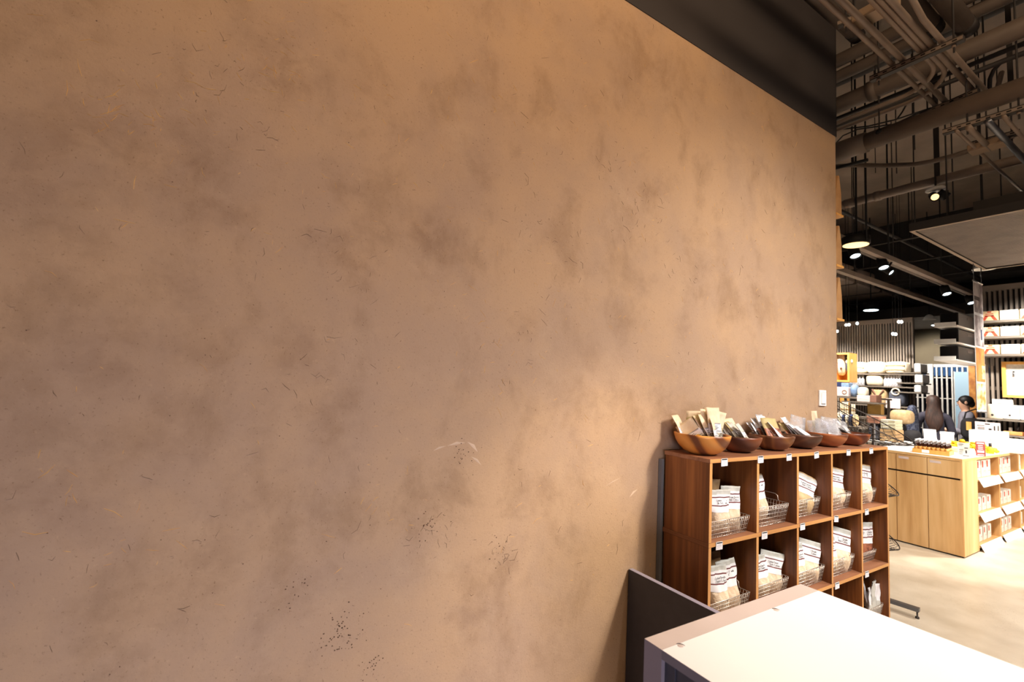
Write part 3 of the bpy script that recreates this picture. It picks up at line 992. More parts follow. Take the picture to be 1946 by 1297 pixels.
def packet(label, loc_, w, h, yaw, lean, roll, mats, seed, group, oval=False, stripes=True, t=0.010):
    """flat sachet: paper top, white label band, printed foot"""
    r = random.Random(seed)
    n, k = 5, 12
    b = MB()
    ph = r.uniform(0, 6)
    cv = r.uniform(-.08, .08)
    def pos(u, v, side, off=0):
        th = t * 0.5 * max(0, 1 - u * u) ** 0.5 * (0.25 + 0.75 * (1 - v))
        return Vector((u * w / 2, side * (th + 0.0006 + off) + cv * h * v * v + 0.004 * math.sin(3 * u + 5 * v + ph), v * h))
    for side in (-1, 1):
        o = len(b.v)
        for j in range(k + 1):
            for i in range(n + 1):
                b.v.append(tuple(pos(-1 + 2 * i / n, j / k, side)))
        for j in range(k):
            v = (j + .5) / k
            mt = mats[0] if v < .34 else (mats[1] if v < .60 else mats[2])
            for i in range(n):
                q = (o + j * (n + 1) + i, o + j * (n + 1) + i + 1, o + (j + 1) * (n + 1) + i + 1, o + (j + 1) * (n + 1) + i)
                b.f.append(q if side < 0 else q[::-1])
                b.m.append(b.mi(mt))
                b.sm.append(True)
    N_ = (n + 1) * (k + 1)
    ed = [j * (n + 1) for j in range(k + 1)] + [k * (n + 1) + i for i in range(1, n + 1)] + [j * (n + 1) + n for j in range(k - 1, -1, -1)] + [i for i in range(n - 1, 0, -1)]
    for a, c in zip(ed, ed[1:] + ed[:1]):
        b.f.append((a, c, c + N_, a + N_))
        b.m.append(b.mi(mats[2]))
        b.sm.append(False)
    o = b.build('paper_packet', None, loc_, (lean, roll, yaw))
    tag(o, label, 'packet', group)
    if stripes:
        s = MB()
        for v in (.365, .385, .56, .58):
            P = [pos(-.9 + 1.8 * i / n, v - .004, -1, .0009) for i in range(n + 1)] + [pos(-.9 + 1.8 * i / n, v + .004, -1, .0009) for i in range(n + 1)]
            s.add(P, [(i, i + 1, n + 2 + i, n + 1 + i) for i in range(n)], 'ink')
        for v, a, c in ((.43, -.6, .1), (.46, -.6, .4), (.50, -.6, .25)):
            P = [pos(a + (c - a) * i / 3, v - .007, -1, .0009) for i in range(4)] + [pos(a + (c - a) * i / 3, v + .007, -1, .0009) for i in range(4)]
            s.add(P, [(i, i + 1, 5 + i, 4 + i) for i in range(3)], 'ink')
        s.build('print', o)
    if oval:
        s = MB()
        c = pos(.35, .30, -1, .0)
        vs = [(c.x + .016 * math.cos(q * PI / 8), c.y - .003, c.z + .020 * math.sin(q * PI / 8)) for q in range(16)]
        vs += [(p[0], p[1] + .004, p[2]) for p in vs]
        s.add(vs, [tuple(range(16))] + [(q, q + 16, (q + 1) % 16 + 16, (q + 1) % 16) for q in range(16)], 'yellow_print')
        s.build('oval_sticker', o)
    return o
A3 = ('speckled_print', 'white_card', 'cream_paper')
B3 = ('speckled_print', 'white_card', 'grey_paper')
C3 = ('cream_paper', 'olive_paper', 'cream_paper')
MT = ('meat_print', 'meat_print', 'foil')
DK = ('dark_pouch', 'dark_pouch', 'foil')
WH = ('foil', 'white_card', 'white_card')
CL = ('clear_film', 'clear_film', 'clear_film')
def fill(i, rows):
    """q: offset across the view in the bowl, e: offset away from the viewer"""
    x, y, R, H = BX[i]
    for j, (q, e, w, h, yaw, lean, roll, mats, look, kw) in enumerate(rows):
        dx, dy = .53 * q + .85 * e, -.85 * q + .53 * e
        d = math.hypot(dx, dy)
        packet(f'{look} in the {ORD[i]} wooden bowl', (x + dx, y + dy, ST + (0.026 if i == 0 else 0.036) + d * d / R * .45), w * 1.05, h * 1.2, yaw, lean * (0.9 if i else 1.0), roll, mats,
               i * 31 + j, 'packets in the wooden bowls', **kw)
o_ = dict(stripes=False)
OL = ('speckled_print', 'grey_paper', 'olive_paper')
fill(0, [(-.070, -.01, .085, .135, .30, -.40, 0, A3, 'cream packet leaning out at the far left', {}),
         (-.050, .01, .085, .125, .35, -.46, 0, A3, 'thin edge-on cream packet, second from left,', {}),
         (-.028, .05, .085, .150, -.55, -.06, -.04, C3, 'greyish upright packet at the back', o_),
         (.022, .045, .11, .165, -.75, -.10, .22, C3, 'large slanting cream packet at the back', o_),
         (.020, .02, .10, .145, -.55, -.20, -.30, OL, 'olive-tinted packet behind the striped one', o_),
         (.004, -.05, .095, .135, -.95, -.30, -.66, A3, 'front striped cream packet with a yellow oval', dict(oval=True)),
         (.042, .01, .085, .150, .25, -.40, 0, A3, 'edge-on cream packet right of the yellow oval', {}),
         (.055, .03, .085, .165, .05, -.34, 0, A3, 'tall cream packet, third from right,', {}),
         (.066, .00, .085, .150, .35, -.38, 0, A3, 'thin edge-on packet, second from right,', {}),
         (.080, .02, .09, .165, -.10, -.26, 0, A3, 'broad cream-topped packet at the right', {}),
         (.088, -.01, .08, .120, .40, -.34, 0, A3, 'thin speckled packet, rightmost,', {})])
fill(1, [(-.030, .02, .085, .125, .10, -.85, 0, B3, 'grey packet lying far over at the left', {}),
         (-.020, -.04, .08, .115, .20, -1.05, 0, B3, 'low packet with a white band at the front', {}),
         (.000, .01, .085, .130, .25, -.80, 0, B3, 'speckled packet, third from left,', {}),
         (.018, .03, .095, .140, -.05, -.72, 0, A3, 'cream-topped packet in the middle', {}),
         (.034, .00, .085, .130, .30, -.78, 0, OL, 'thin olive packet, third from right,', {}),
         (.050, .02, .085, .125, .25, -.80, 0, B3, 'packet with a bright folded edge', {}),
         (.066, -.01, .08, .105, .35, -.82, 0, B3, 'short packet at the right', {})])
fill(2, [(-.045, .02, .075, .110, .25, -.80, 0, MT, 'narrow brown packet at the far left', o_),
         (-.028, .00, .075, .115, .30, -.76, 0, DK, 'dark packet with a silver tip, second from left,', o_),
         (-.010, .02, .08, .140, .20, -.68, 0, MT, 'foil-topped packet, third from left,', o_),
         (.008, .03, .085, .150, .10, -.60, 0, DK, 'tall foil-topped packet in the middle', o_),
         (.026, -.04, .10, .130, -.35, -.55, .0, ('meat_print', 'meat_print', 'olive_paper'), 'front packet printed with a brown picture', o_),
         (.040, .03, .085, .150, .05, -.66, 0, WH, 'white-topped packet, third from right,', {}),
         (.056, .00, .08, .135, .20, -.74, 0, ('foil', 'kraft', 'white_card'), 'brown-bodied packet, second from right,', {}),
         (.074, -.01, .08, .115, .25, -.85, 0, WH, 'shiny white packet at the right rim', {})])
fill(3, [(-.015, .00, .095, .120, -.20, -.80, 0, ('meat_print', 'meat_print', 'olive_paper'), 'brown-printed packet at the left', o_),
         (.012, .03, .085, .150, .15, -.84, 0, WH, 'long white packet with dark edge lines', {}),
         (.030, .00, .08, .130, .20, -.88, 0, DK, 'dark packet against the long white one', o_),
         (.050, .01, .08, .120, .25, -.90, 0, WH, 'silvery packet at the right', o_),
         (.068, -.01, .08, .100, .25, -.92, 0, WH, 'short white packet at the right rim', o_),
         (-.01, .07, .10, .120, -.5, -.2, .2, CL, 'clear film packet at the back', o_)])
fill(4, [(-.045, .03, .10, .100, -.6, -.1, -.10, CL, 'clear film packet at the left', o_),
         (-.005, -.02, .12, .120, -.8, -.15, .03, ('foil', 'clear_film', 'clear_film'), 'square clear packet facing the front', o_),
         (.03, .04, .11, .125, -.6, -.3, .1, CL, 'clear film packet leaning at the back', o_),
         (.055, .00, .10, .105, -.4, -.5, .1, ('foil', 'clear_film', 'clear_film'), 'rumpled clear packet at the right', o_),
         (-.05, .06, .04, .140, -.5, -.1, -.05, C3, 'thin tan packet tip at the back left', o_)])
fill(5, [(-.01, .01, .10, .115, .0, -.85, 0, DK, 'dark brown packet at the left', o_),
         (.020, .03, .10, .115, .1, -.88, 0, DK, 'dark packet with a silver edge', o_),
         (.045, .01, .09, .100, .2, -.92, 0, ('navy_print', 'dark_pouch', 'foil'), 'dark packet with a blue patch', o_),
         (-.03, .05, .10, .110, -.5, -.5, .2, CL, 'clear film packet at the back', o_)])

# ------------------------------------------------------------------ kraft bags on ledges at the wall's end
for k, (zt, zb, w_) in enumerate(((3.31, 2.985, 'uppermost'), (2.895, 2.57, 'middle'), (2.475, 2.145, 'lowest'))):
    g = thing('wall_ledge', f'small pale wooden ledge on the end of the plaster wall, {w_} of three', 'ledge', (WX + 0.0125, 0.0, zb), group='ledges at the wall end')
    MB().box((0, 0.0, -0.016), (0.115, 0.25, 0), 'pine').build('board', g)
    MB().box((0, 0.1, -0.04), (0.05, 0.115, -0.0161), 'pine').build('bracket', g)
    b = MB()
    h = zt - zb
    vs = [(.004, .012, 0), (.112, .012, 0), (.112, .21, 0), (.004, .21, 0),
          (.018, .012, h * .55), (.104, .012, h * .55), (.104, .21, h * .55), (.018, .21, h * .55),
          (.062, .016, h), (.084, .016, h), (.084, .205, h), (.062, .205, h)]
    b.add(vs, [(3, 2, 1, 0), (0, 1, 5, 4), (1, 2, 6, 5), (2, 3, 7, 6), (3, 0, 4, 7), (4, 5, 9, 8), (5, 6, 10, 9), (6, 7, 11, 10), (7, 4, 8, 11), (8, 9, 10, 11)], 'kraft_bag')
    o = b.build('paper_bag', None, (WX + 0.0125, 0, zb + 0.0003))
    tag(o, f'brown paper bag folded to a point at the plaster wall end, {w_} of three', 'paper bag', 'paper bags at the wall end')
    MB().box((.055, .015, h * .9), (.0875, .2, h * .92), 'kraft').build('fold', o)

# ------------------------------------------------------------------ work counter and gate panel
cx, cy, cz, cl = 0.9656, -0.8641, 0.9, 0.7534
ct = thing('work_counter', 'grey work counter with a bright white top at the lower right, camera side', 'counter', (cx, cy, 0))
sw_ = 0.055
MB().box((0, -sw_, 0), (cl, 0, cz), 'mauve_grey_paint', {'+z': 'warm_grey_board'}).build('side_slab', ct)
YL = -1.15
MB().box((0, YL, cz - 0.022), (cl, -sw_ - 0.0005, cz), 'white_laminate', {'-x': 'charcoal_edge'}).build('top_board', ct)
MB().box((0.022, YL + .02, 0.05), (cl - 0.01, -sw_ - 0.09, cz - 0.06), 'black_plastic').build('cabinet_body', ct)
MB().box((0.012, -sw_ - 0.03, 0.02), (0.030, -sw_ - 0.001, cz - 0.0225), 'charcoal_laminate').build('inner_post', ct)
MB().box((0.016, YL + .02, cz - 0.059), (0.03, -sw_ - 0.031, cz - 0.0225), 'charcoal_laminate').build('rail', ct)
MB().tube([(0.014, -sw_ - 0.048, 0.1), (0.014, -sw_ - 0.048, cz - 0.0595)], 0.004, 'grey_steel', 8).build('drawer_runner', ct)
MB().box((cl - 0.025, YL, 0), (cl, YL + 0.3, cz - 0.0225), 'mauve_grey_paint').build('far_leg', ct)
for k, (px, py) in enumerate(((1293.5, 1228), (1475, 1160))):
    p = at(px, py, 'z', cz)
    # a round cap; the dark crescent paints the shadow of its gap
    n = 14
    vs = []
    for q in range(n + 1):
        a = math.radians(-35 + 165 * q / n)
        w = .0034 * math.sin(PI * q / n) + .0002
        for r_, zz in ((.0105, .0005), (.0105 - w, .0005), (.0105 - w, .0), (.0105, .0)):
            vs.append((r_ * math.cos(a), r_ * math.sin(a), zz))
    fs = [(4 * q + c, 4 * q + 4 + c, 4 * q + 4 + (c + 1) % 4, 4 * q + (c + 1) % 4) for q in range(n) for c in range(4)]
    o = MB().add(vs, fs, 'charcoal_laminate').build('cap_shadow', ct, (p.x - cx, p.y - cy, cz + .0001))
    MB().lathe([(0.0, 0.0006), (0.0066, 0.0006), (0.0072, 0.0002)], 'warm_grey_board', 20).build('cap', o, (-.0012, -.0004, 0))

pn = thing('gate_panel', 'thin charcoal panel closing the gap between counter and plaster wall', 'panel', (1.8037, -0.004, 0))
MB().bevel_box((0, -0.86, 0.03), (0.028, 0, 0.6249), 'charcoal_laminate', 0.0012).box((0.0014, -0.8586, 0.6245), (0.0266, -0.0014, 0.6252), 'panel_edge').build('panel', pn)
MB().box((0.004, -0.84, 0.0), (0.024, -0.78, 0.0305), 'charcoal_edge').box((0.004, -0.08, 0.0), (0.024, -0.02, 0.0305), 'charcoal_edge').build('foot', pn)

# ------------------------------------------------------------------ wire basket stand at the shelf's far end
rk = thing('basket_stand', 'dark wire stand with tilted mesh baskets beyond the far end of the walnut shelf', 'display stand', (4.30, -0.11, 0))
MB().tube([(0, 0, 0.06), (0, 0, 1.345)], 0.012, 'dark_wire', 10).build('pole', rk)
fp = at(1732, 1156, 'z', .07)
ft = MB()
ft.box((-0.02, -0.25, 0.05), (0.02, 0.25, 0.075), 'grey_steel').box((-0.25, -0.015, 0.05), (0.0, 0.015, 0.075), 'grey_steel').build('base', rk, rot=(0, 0, 0.12))
for a, c in ((0.03, -0.235), (-0.03, 0.235), (-0.235, 0)):
    MB().lathe([(0.0, 0), (0.012, 0), (0.012, 0.012), (0.005, 0.016), (0.005, 0.0495), (0.0, 0.0495)], 'dark_wire', 10).build('levelling_foot', rk, (a, c, 0))
for k, (zc, r) in enumerate(((1.37, .33), (0.93, .21), (0.54, .21))):
    b = MB()
    X = Matrix.Translation((0.02, 0.05, zc)) @ Matrix.Rotation(0.5, 4, 'X') @ Matrix.Rotation(0.1, 4, 'Y')
    b.tube([X @ Vector((r * math.cos(q * PI / 16), r * math.sin(q * PI / 16), 0)) for q in range(32)], 0.004, 'dark_wire', 6, True)
    dp = 0.14
    n = 9
    for d in (1, -1):
        for i in range(-n, n + 1):
            pts = []
            c = i / (n + 0.5) * r * 1.3
            for s in range(-14, 15):
                t = s / 14 * r * 1.3
                x, y = (t + d * c) / 1.414, (t - d * c) / 1.414 * d
                rr = math.hypot(x, y)
                if rr <= r:
                    pts.append(X @ Vector((x, y, -dp * (1 - (rr / r) ** 2))))
            if len(pts) > 1:
                b.tube(pts, 0.002, 'dark_wire', 4)
    b.build('mesh_basket', rk)

# ================================================================== CEILING SERVICES
def pipe_y(px, py, z, r, y0, y1, mat, label, name='ceiling_pipe', couplings=(), cat='pipe', n=14):
    x = at(px, py, 'z', z).x
    t = thing(name, label, cat, (x, 0, z))
    MB().tube([(0, y0, 0), (0, y1, 0)], r, mat, n).build('tube', t)
    for c, k in couplings:
        MB().tube([(0, c - k / 2, 0), (0, c + k / 2, 0)], r * 1.18, mat, n).build('coupling', t)
    return t
pipe_y(1768, 228, 3.7, .072, -4, .55, 'pipe_paint', 'thick grey-brown pipe crossing the lower ceiling space, nearest the dark trim', couplings=((.12, .3),))
pipe_y(1768, 126, 4.1, .070, -4, 5, 'pipe_paint', 'thick grey-brown pipe crossing just above the lowest conduit rack', couplings=((-.1, .06),))
pipe_y(1775, 345, 3.62, .042, -4, 4, 'pipe_light', 'slim light grey pipe crossing above the hung mesh canopy', couplings=((.55, .10), (.30, .05)))
pipe_y(1600, 112, 4.5, .055, -4, 4, 'pipe_paint', 'dusky pipe high under the slab, left one of a pair')
pipe_y(1600, 142, 4.42, .050, -4, 4, 'pipe_paint', 'dusky pipe high under the slab, right one of a pair')
pipe_y(1900, 10, 4.75, .060, -4, 3, 'pipe_dark', 'dark pipe running close to the slab at the upper right corner')
pipe_y(1600, 236, 3.98, .018, -1.2, 4, 'pipe_dark', 'thin dark conduit crossing behind the bent conduits, upper', name='conduit')
pipe_y(1600, 222, 4.08, .018, -1.2, 4, 'pipe_dark', 'thin dark conduit crossing behind the bent conduits, lower', name='conduit')
# flexible line that dips
w = thing('flexible_pipe', 'thin sagging grey pipe below the thick one, with a loop hanger', 'pipe', (5.2, 0, 0))
pts = [at(px, py, 'x', 5.2) - Vector((5.2, 0, 0)) for px, py in ((1572, 318), (1620, 314), (1680, 315), (1738, 313), (1768, 308), (1810, 297), (1860, 281))]
MB().tube(pts, 0.022, 'pipe_paint', 8).build('tube', w)
hp = pts[3]
MB().tube([hp + Vector((0, 0.3, 0.03)), (hp.x, hp.y + 0.3, CZ)], 0.004, 'pipe_dark', 6).build('hanger_rod', w)

def conduit(label, pts, r, mat='pipe_light', joints=()):
    t = thing('conduit', label, 'conduit', pts[0])
    o = Vector(pts[0])
    P = [Vector(p) - o for p in pts]
    MB().tube(P, r, mat, 8).build('tube', t)
    for k in joints:
        a, b = P[k], P[k + 1]
        c = a.lerp(b, 0.5)
        d = (b - a).normalized() * 0.02
        MB().tube([c - d, c + d], r * 1.3, mat, 8).build('coupling', t)
    return t
def bend(c, r, a0, a1, z, n=6):
    return [(c[0] + r * math.cos(a0 + (a1 - a0) * i / n), c[1] + r * math.sin(a0 + (a1 - a0) * i / n), z) for i in range(n + 1)]
s1a, s1b = at(1667, 146, 'z', 3.85), at(1816, 79, 'z', 3.85)
sx = s1a.x
ys = [s1a.y + (s1b.y - s1a.y) * f for f in (.20, .34, .57, .64, .72, .84)]
zc = 3.90
conduit('grey conduit on the rack, first from the dark trim', [(2.2, ys[0], zc), (3.0, ys[0], zc), (4.72, ys[0], zc)], .017, joints=(0,))
conduit('grey conduit on the rack, second from the dark trim', [(2.2, ys[1], zc), (2.9, ys[1], zc), (4.72, ys[1], zc)], .020, joints=(0,))
conduit('grey conduit on the rack that bends left, inner of the two', [(2.2, ys[2], zc), (3.9, ys[2], zc)] + bend((4.02, ys[2] + .30), .30, -PI / 2, 0, zc, 9) + [(4.32, 2.6, zc)], .016)
conduit('grey conduit on the rack that bends left, outer of the two', [(2.2, ys[3], zc), (4.0, ys[3], zc)] + bend((4.12, ys[3] + .32), .32, -PI / 2, 0, zc, 9) + [(4.44, 2.6, zc)], .016)
conduit('grey conduit on the rack, second from the right', [(2.2, ys[4], zc), (2.9, ys[4], zc), (4.75, ys[4], zc)], .019, joints=(0,))
conduit('grey conduit on the rack, rightmost, with a kink before it', [(2.2, ys[4] + .05, zc + .06), (3.0, ys[4] + .05, zc + .06), (3.3, ys[5], zc + .06), (3.5, ys[5], zc), (4.72, ys[5], zc), (4.86, ys[5] - .03, zc + .05), (5.0, ys[5] - .03, zc + .25)], .018)

def rack(label, a, b, top=CZ, rods=(.02, .98)):
    t = thing('conduit_rack', label, 'rack', a)
    d = b - a
    ln = d.length
    g = MB()
    X = Matrix.Rotation(math.atan2(d.y, d.x), 4, 'Z')
    g.box((-.04, -.02, -.02), (ln + .04, .02, .018), 'pipe_dark', X=X)
    g.box((-.04, -.0205, -.012), (ln + .04, -.0200, .010), 'pipe_light', X=X)
    g.build('channel', t)
    sl = MB()
    k = int(ln / .05)
    for i in range(k + 1):
        sl.box((ln * i / k - .012, -.0212, -.006), (ln * i / k + .012, -.0207, .004), 'lamp_black', X=X)
    sl.build('slot', t, kind='stuff')
    for f in rods:
        q = d * f
        MB().tube([(q.x, q.y, -.07), (q.x, q.y, top - a.z)], .006, 'pipe_dark', 6).build('threaded_rod', t)
        MB().lathe([(0, 0), (.013, 0), (.013, .014), (0, .014)], 'pipe_light', 6, (q.x, q.y, -.036)).build('nut', t)
    return t
rack('slotted steel rack under the six grey conduits', s1a, s1b)
rack('slotted steel rack under the conduit ends, farther in', at(1761, 215, 'z', 3.85), at(1847, 178, 'z', 3.85), rods=(.02, .38))
rack('slotted steel rack at the top beside the dark trim', at(1606, 42, 'z', 4.02), at(1684, 12, 'z', 4.02), rods=(.02, .24))
ra, rb = at(1806, 248, 'z', 3.55), at(1939, 207, 'z', 3.55)
rack('slotted steel rack at the right edge above the canopy', ra, rb, rods=(.26, .98))
rack('short steel rack behind the right edge rack', at(1858, 272, 'z', 3.6), at(1924, 255, 'z', 3.6))
for k, (f, r, x1, mt, lb) in enumerate(((.12, .012, 6.2, 'pipe_light', 'first'), (.30, .020, 4.9, 'pipe_light', 'second'), (.58, .022, 5.6, 'grey_steel', 'third, shiny,'), (.80, .014, 5.9, 'pipe_light', 'fourth'))):
    p = ra.lerp(rb, f)
    conduit(f'conduit hung on the rack at the right edge, {lb} from the left', [(p.x - .04, p.y, p.z - .035), (x1, p.y, p.z - .035)], r, mt)

def jbox(label, px, py, z, sx_, sy_, sz_):
    p = at(px, py, 'z', z)
    t = thing('junction_box', label, 'junction box', p)
    MB().bevel_box((-sx_ / 2, -sy_ / 2, 0), (sx_ / 2, sy_ / 2, sz_), 'box_tan', .004).build('body', t)
    MB().box((-sx_ / 2 + .004, -sy_ / 2 + .004, -.003), (sx_ / 2 - .004, sy_ / 2 - .004, 0.0002), 'box_tan').build('lid', t)
    MB().tube([(0, 0, sz_), (0, 0, CZ - z)], .006, 'pipe_dark', 6).build('threaded_rod', t)
jbox('tan junction box among the conduits beside the dark trim', 1664, 30, 3.935, .12, .22, .06)
jbox('tan junction box below the short rack at the right', 1876, 283, 3.5, .12, .2, .05)
# stub ducts that run with the wall and stop
for px, py, z, r, x0, lb in ((1776, 56, 4.28, .060, 2.4, 'left one of the two stub ducts'), (1840, 56, 4.28, .060, 2.4, 'right one of the two stub ducts'), (1630, 70, 4.62, .055, 2.6, 'stub duct along the dark trim')):
    p = at(px, py, 'z', z)
    t = thing('stub_duct', f'round grey-brown duct ending in a collar, {lb}', 'duct', (p.x, p.y, z))
    MB().tube([(x0 - p.x, 0, 0), (-.02, 0, 0)], r, 'pipe_paint', 16).build('tube', t)
    MB().tube([(-.10, 0, 0), (0, 0, 0)], r * 1.06, 'pipe_dark', 16).build('collar', t)
    MB().tube([(-.08, 0, r), (-.08, 0, CZ - z)], .006, 'pipe_dark', 6).build('threaded_rod', t)
# rods that hang from the slab
for k, (px, py0, py1, x, lb) in enumerate(((1671, 95, 252, 4.4, 'with a round knob, left of the thick pipe'), (1664, 118, 180, 4.5, 'thin, beside the knobbed one'), (1738, 130, 285, 4.9, 'thin, under the conduit ends'),
                                           (1921, 100, 162, 4.9, 'flat bar at the upper right'), (1782, 252, 335, 5.4, 'flat bar above the slim pipe'), (1620, 300, 460, 6.2, 'double stem of the disc lamp'),
                                           (1704, 285, 330, 5.9, 'thin, by the sagging pipe'), (1739, 330, 440, 5.8, 'thin, at the canopy corner'), (1812, 300, 400, 6.0, 'thin, right of the small spotlight'),
                                           (1698, 370, 500, 7.2, 'thin, left of the canopy corner'), (1688, 440, 500, 7.0, 'stem of the second track lamp'), (1868, 340, 400, 6.0, 'thin, above the canopy'))):
    a = at(px, py1, 'x', x)
    t = thing('hanger_rod', f'dark hanger rod from the slab, {lb}', 'rod', (a.x, a.y, a.z))
    flat = 'flat' in lb
    g = MB()
    if flat:
        g.box((-.004, -.016, 0), (.004, .016, CZ - a.z), 'pipe_dark')
    else:
        g.tube([(0, 0, 0), (0, 0, CZ - a.z)], .006, 'pipe_dark', 6)
    g.build('rod', t)
    if k == 0:
        MB().blob((0, 0, .0), .028, .028, .03, 'lamp_black', 12, 8).build('knob', t)
cu = thing('curved_conduit', 'dark conduit curving up from the thick pipe at the upper right', 'conduit', (4.75, 0, 0))
MB().tube([at(px, py, 'x', 4.75) - Vector((4.75, 0, 0)) for px, py in ((1880, 180), (1881, 150), (1888, 134), (1900, 121), (1915, 113), (1946, 100), (1990, 84))], .014, 'pipe_dark', 8).build('tube', cu)
for k, (pts, x) in enumerate(((((1589, 247), (1650, 240), (1700, 228), (1770, 205)), 4.7), (((1589, 272), (1602, 258), (1630, 246), (1700, 236), (1765, 206)), 4.75), (((1705, 226), (1714, 214), (1722, 200)), 4.5))):
    t = thing('cable', f"loose black cable strung across the ceiling space, {['upper', 'lower', 'short hanging'][k]} one", 'cable', (x, 0, 0))
    MB().tube([at(p[0], p[1], 'x', x) - Vector((x, 0, 0)) for p in pts], .006, 'lamp_black', 6).build('strand', t)
# sprinkler lines farther in
sp_a = at(1604, 404, 'z', 3.9)
t = thing('sprinkler_pipe', 'thin dark pipe running away above the nearer lamp track', 'pipe', sp_a)
MB().tube([(-1.5, 0, 0), (5.5, 0, 0)], .022, 'pipe_dark', 8).build('tube', t)
for x in (.6, 2.2, 3.8):
    MB().tube([(x, 0, 0), (x, 0, CZ - 3.9)], .006, 'pipe_dark', 6).build('threaded_rod', t)
for k, (x, z) in enumerate(((8.2, 3.86), (9.6, 3.86), (11.0, 3.86))):
    t = thing('sprinkler_pipe', f"thin dark cross pipe above the nearer lamp track, {ORD[k]} from the front", 'pipe', (x, 0, z))
    MB().tube([(0, -1.0, 0), (0, 2.4, 0)], .016, 'pipe_dark', 8).build('tube', t)
    MB().tube([(0, 2, 0), (0, 2, CZ - z)], .006, 'pipe_dark', 6).build('threaded_rod', t)
# big ducts farther in
t = thing('air_duct', 'broad grey sheet metal air duct deep in the dark ceiling', 'duct', (11.9, 3.2, 4.0))
MB().bevel_box((-2.4, -.62, -.16), (2.4, .62, .2), 'duct_metal', .03).build('casing', t)
for x in (-1.2, 0, 1.2):
    MB().box((x - .02, -.635, -.175), (x + .02, .635, .215), 'pipe_paint').build('flange', t)
for x, y in ((-1.8, .5), (1.8, .5), (-1.8, -.5), (1.8, -.5)):
    MB().tube([(x, y, .2), (x, y, CZ - 4.0)], .008, 'pipe_dark', 6).build('hanger_rod', t)
MB().box((11.6, -8, 3.9), (12.2, 6.4, CZ - .001), 'dark_ceiling').build('trim_4', kind='structure')

# ------------------------------------------------------------------ hung canopy of mesh
A = at(1730, 440, 'z', 3.0)
cnx0, cnx1, cny1, cny0 = A.x, 6.955, -.145, -2.6
cn = thing('hung_canopy', 'flat dark-framed mesh canopy hung under the ceiling', 'canopy', (cnx0, cny1, 3.0))
lx, ly = cnx1 - cnx0, cny0 - cny1
for a, b in (((0, -.03, 0), (lx, 0, .07)), ((0, ly, 0), (lx, ly + .03, .07)), ((0, ly + .03, 0), (.03, -.03, .07)), ((lx - .03, ly + .03, 0), (lx, -.03, .07))):
    MB().box(a, b, 'dark_trim', {'-z': 'box_tan'}).build('frame_bar', cn)  # tan undersides paint in the light bounced up from the floor
g = MB()
n = 76
for i in range(1, n):
    x = lx * i / n
    g.box((x - .0075, ly + .03, .012), (x + .0075, -.03, .018), 'pipe_light')
for i in range(1, 90):
    y = ly * i / 90
    g.box((.03, y - .003, .019), (lx - .03, y + .003, .024), 'pipe_light')
g.build('mesh_panel', cn, kind='stuff')
MB().box((.25, ly + .4, .07), (lx - .2, -.35, .22), 'dark_ceiling').build('top_housing', cn)
for x, y in ((.2, -.2), (lx - .2, -.2), (.2, ly + .2), (lx - .2, ly + .2)):
    MB().tube([(x, y, .07), (x, y, CZ - 3.0)], .006, 'pipe_dark', 6).build('hanger_rod', cn)

# ------------------------------------------------------------------ lamps
def disc(b, c, r, nrm, mat, back=.0):
    q = Vector(nrm).to_track_quat('Z', 'Y').to_matrix().to_4x4()
    X = Matrix.Translation(c) @ q
    b.lathe([(0.0, .003), (r, .003), (r, 0), (0, 0)], mat, 20, X=X)
def track_head(label, loc_, tgt, r=.06, ln=.13, face='lamp_cool', top=None, lit=True):
    t = thing('track_spotlight', label, 'spotlight', loc_, group='track spotlights')
    d = (Vector(tgt) - Vector(loc_)).normalized()
    q = d.to_track_quat('Z', 'Y').to_matrix().to_4x4()
    MB().lathe([(0, -ln), (r * .8, -ln), (r * .95, -ln * .8), (r, 0), (r * .9, 0), (r * .86, -.02), (0, -.02)], 'lamp_black', 24, X=q).build('housing', t)
    MB().lathe([(0, -.016), (r * .86, -.016), (r * .86, -.019)], face if lit else 'lamp_white', 24, X=q).build('lens', t)
    MB().tube([tuple(d * (-ln * .5)), (0, 0, .14)], .012, 'lamp_black', 8).build('arm', t)
    if top:
        MB().tube([(0, 0, .14), (0, 0, top)], .010, 'lamp_black', 8).build('stem', t)
tz = 3.30
ta, tb = at(1602, 455, 'z', tz), at(1852, 572, 'z', tz)
tr = thing('lamp_track', 'long dark lamp track running away from the wall end, nearer one', 'track', (ta.x, ta.y, tz))
MB().box((-1.0, -.03, -.03), (tb.x - ta.x + .6, .03, .03), 'pipe_light').build('rail', tr)
MB().tube([(-1.0, .1, .02), (tb.x - ta.x + .6, .1, .02)], .03, 'pipe_paint', 8).build('cable_pipe', tr)
for x in (-.5, 1.2, 3.0):
    MB().tube([(x, 0, .03), (x, 0, CZ - tz)], .008, 'lamp_black', 6).build('hanger_rod', tr)
ya = ta.y
t2a = at(1592, 512, 'z', 3.3)
t2b = at(1822, 595, 'z', 3.3)
tr2 = thing('lamp_track', 'long dark lamp track deeper in the shop, farther one', 'track', (t2a.x, t2a.y, 3.3))
MB().box((-1, -.035, -.035), (t2b.x - t2a.x, .035, .035), 'pipe_light').build('rail', tr2)
for x in (.5, 2.5):
    MB().tube([(x, 0, .035), (x, 0, CZ - 3.3)], .008, 'lamp_black', 6).build('hanger_rod', tr2)
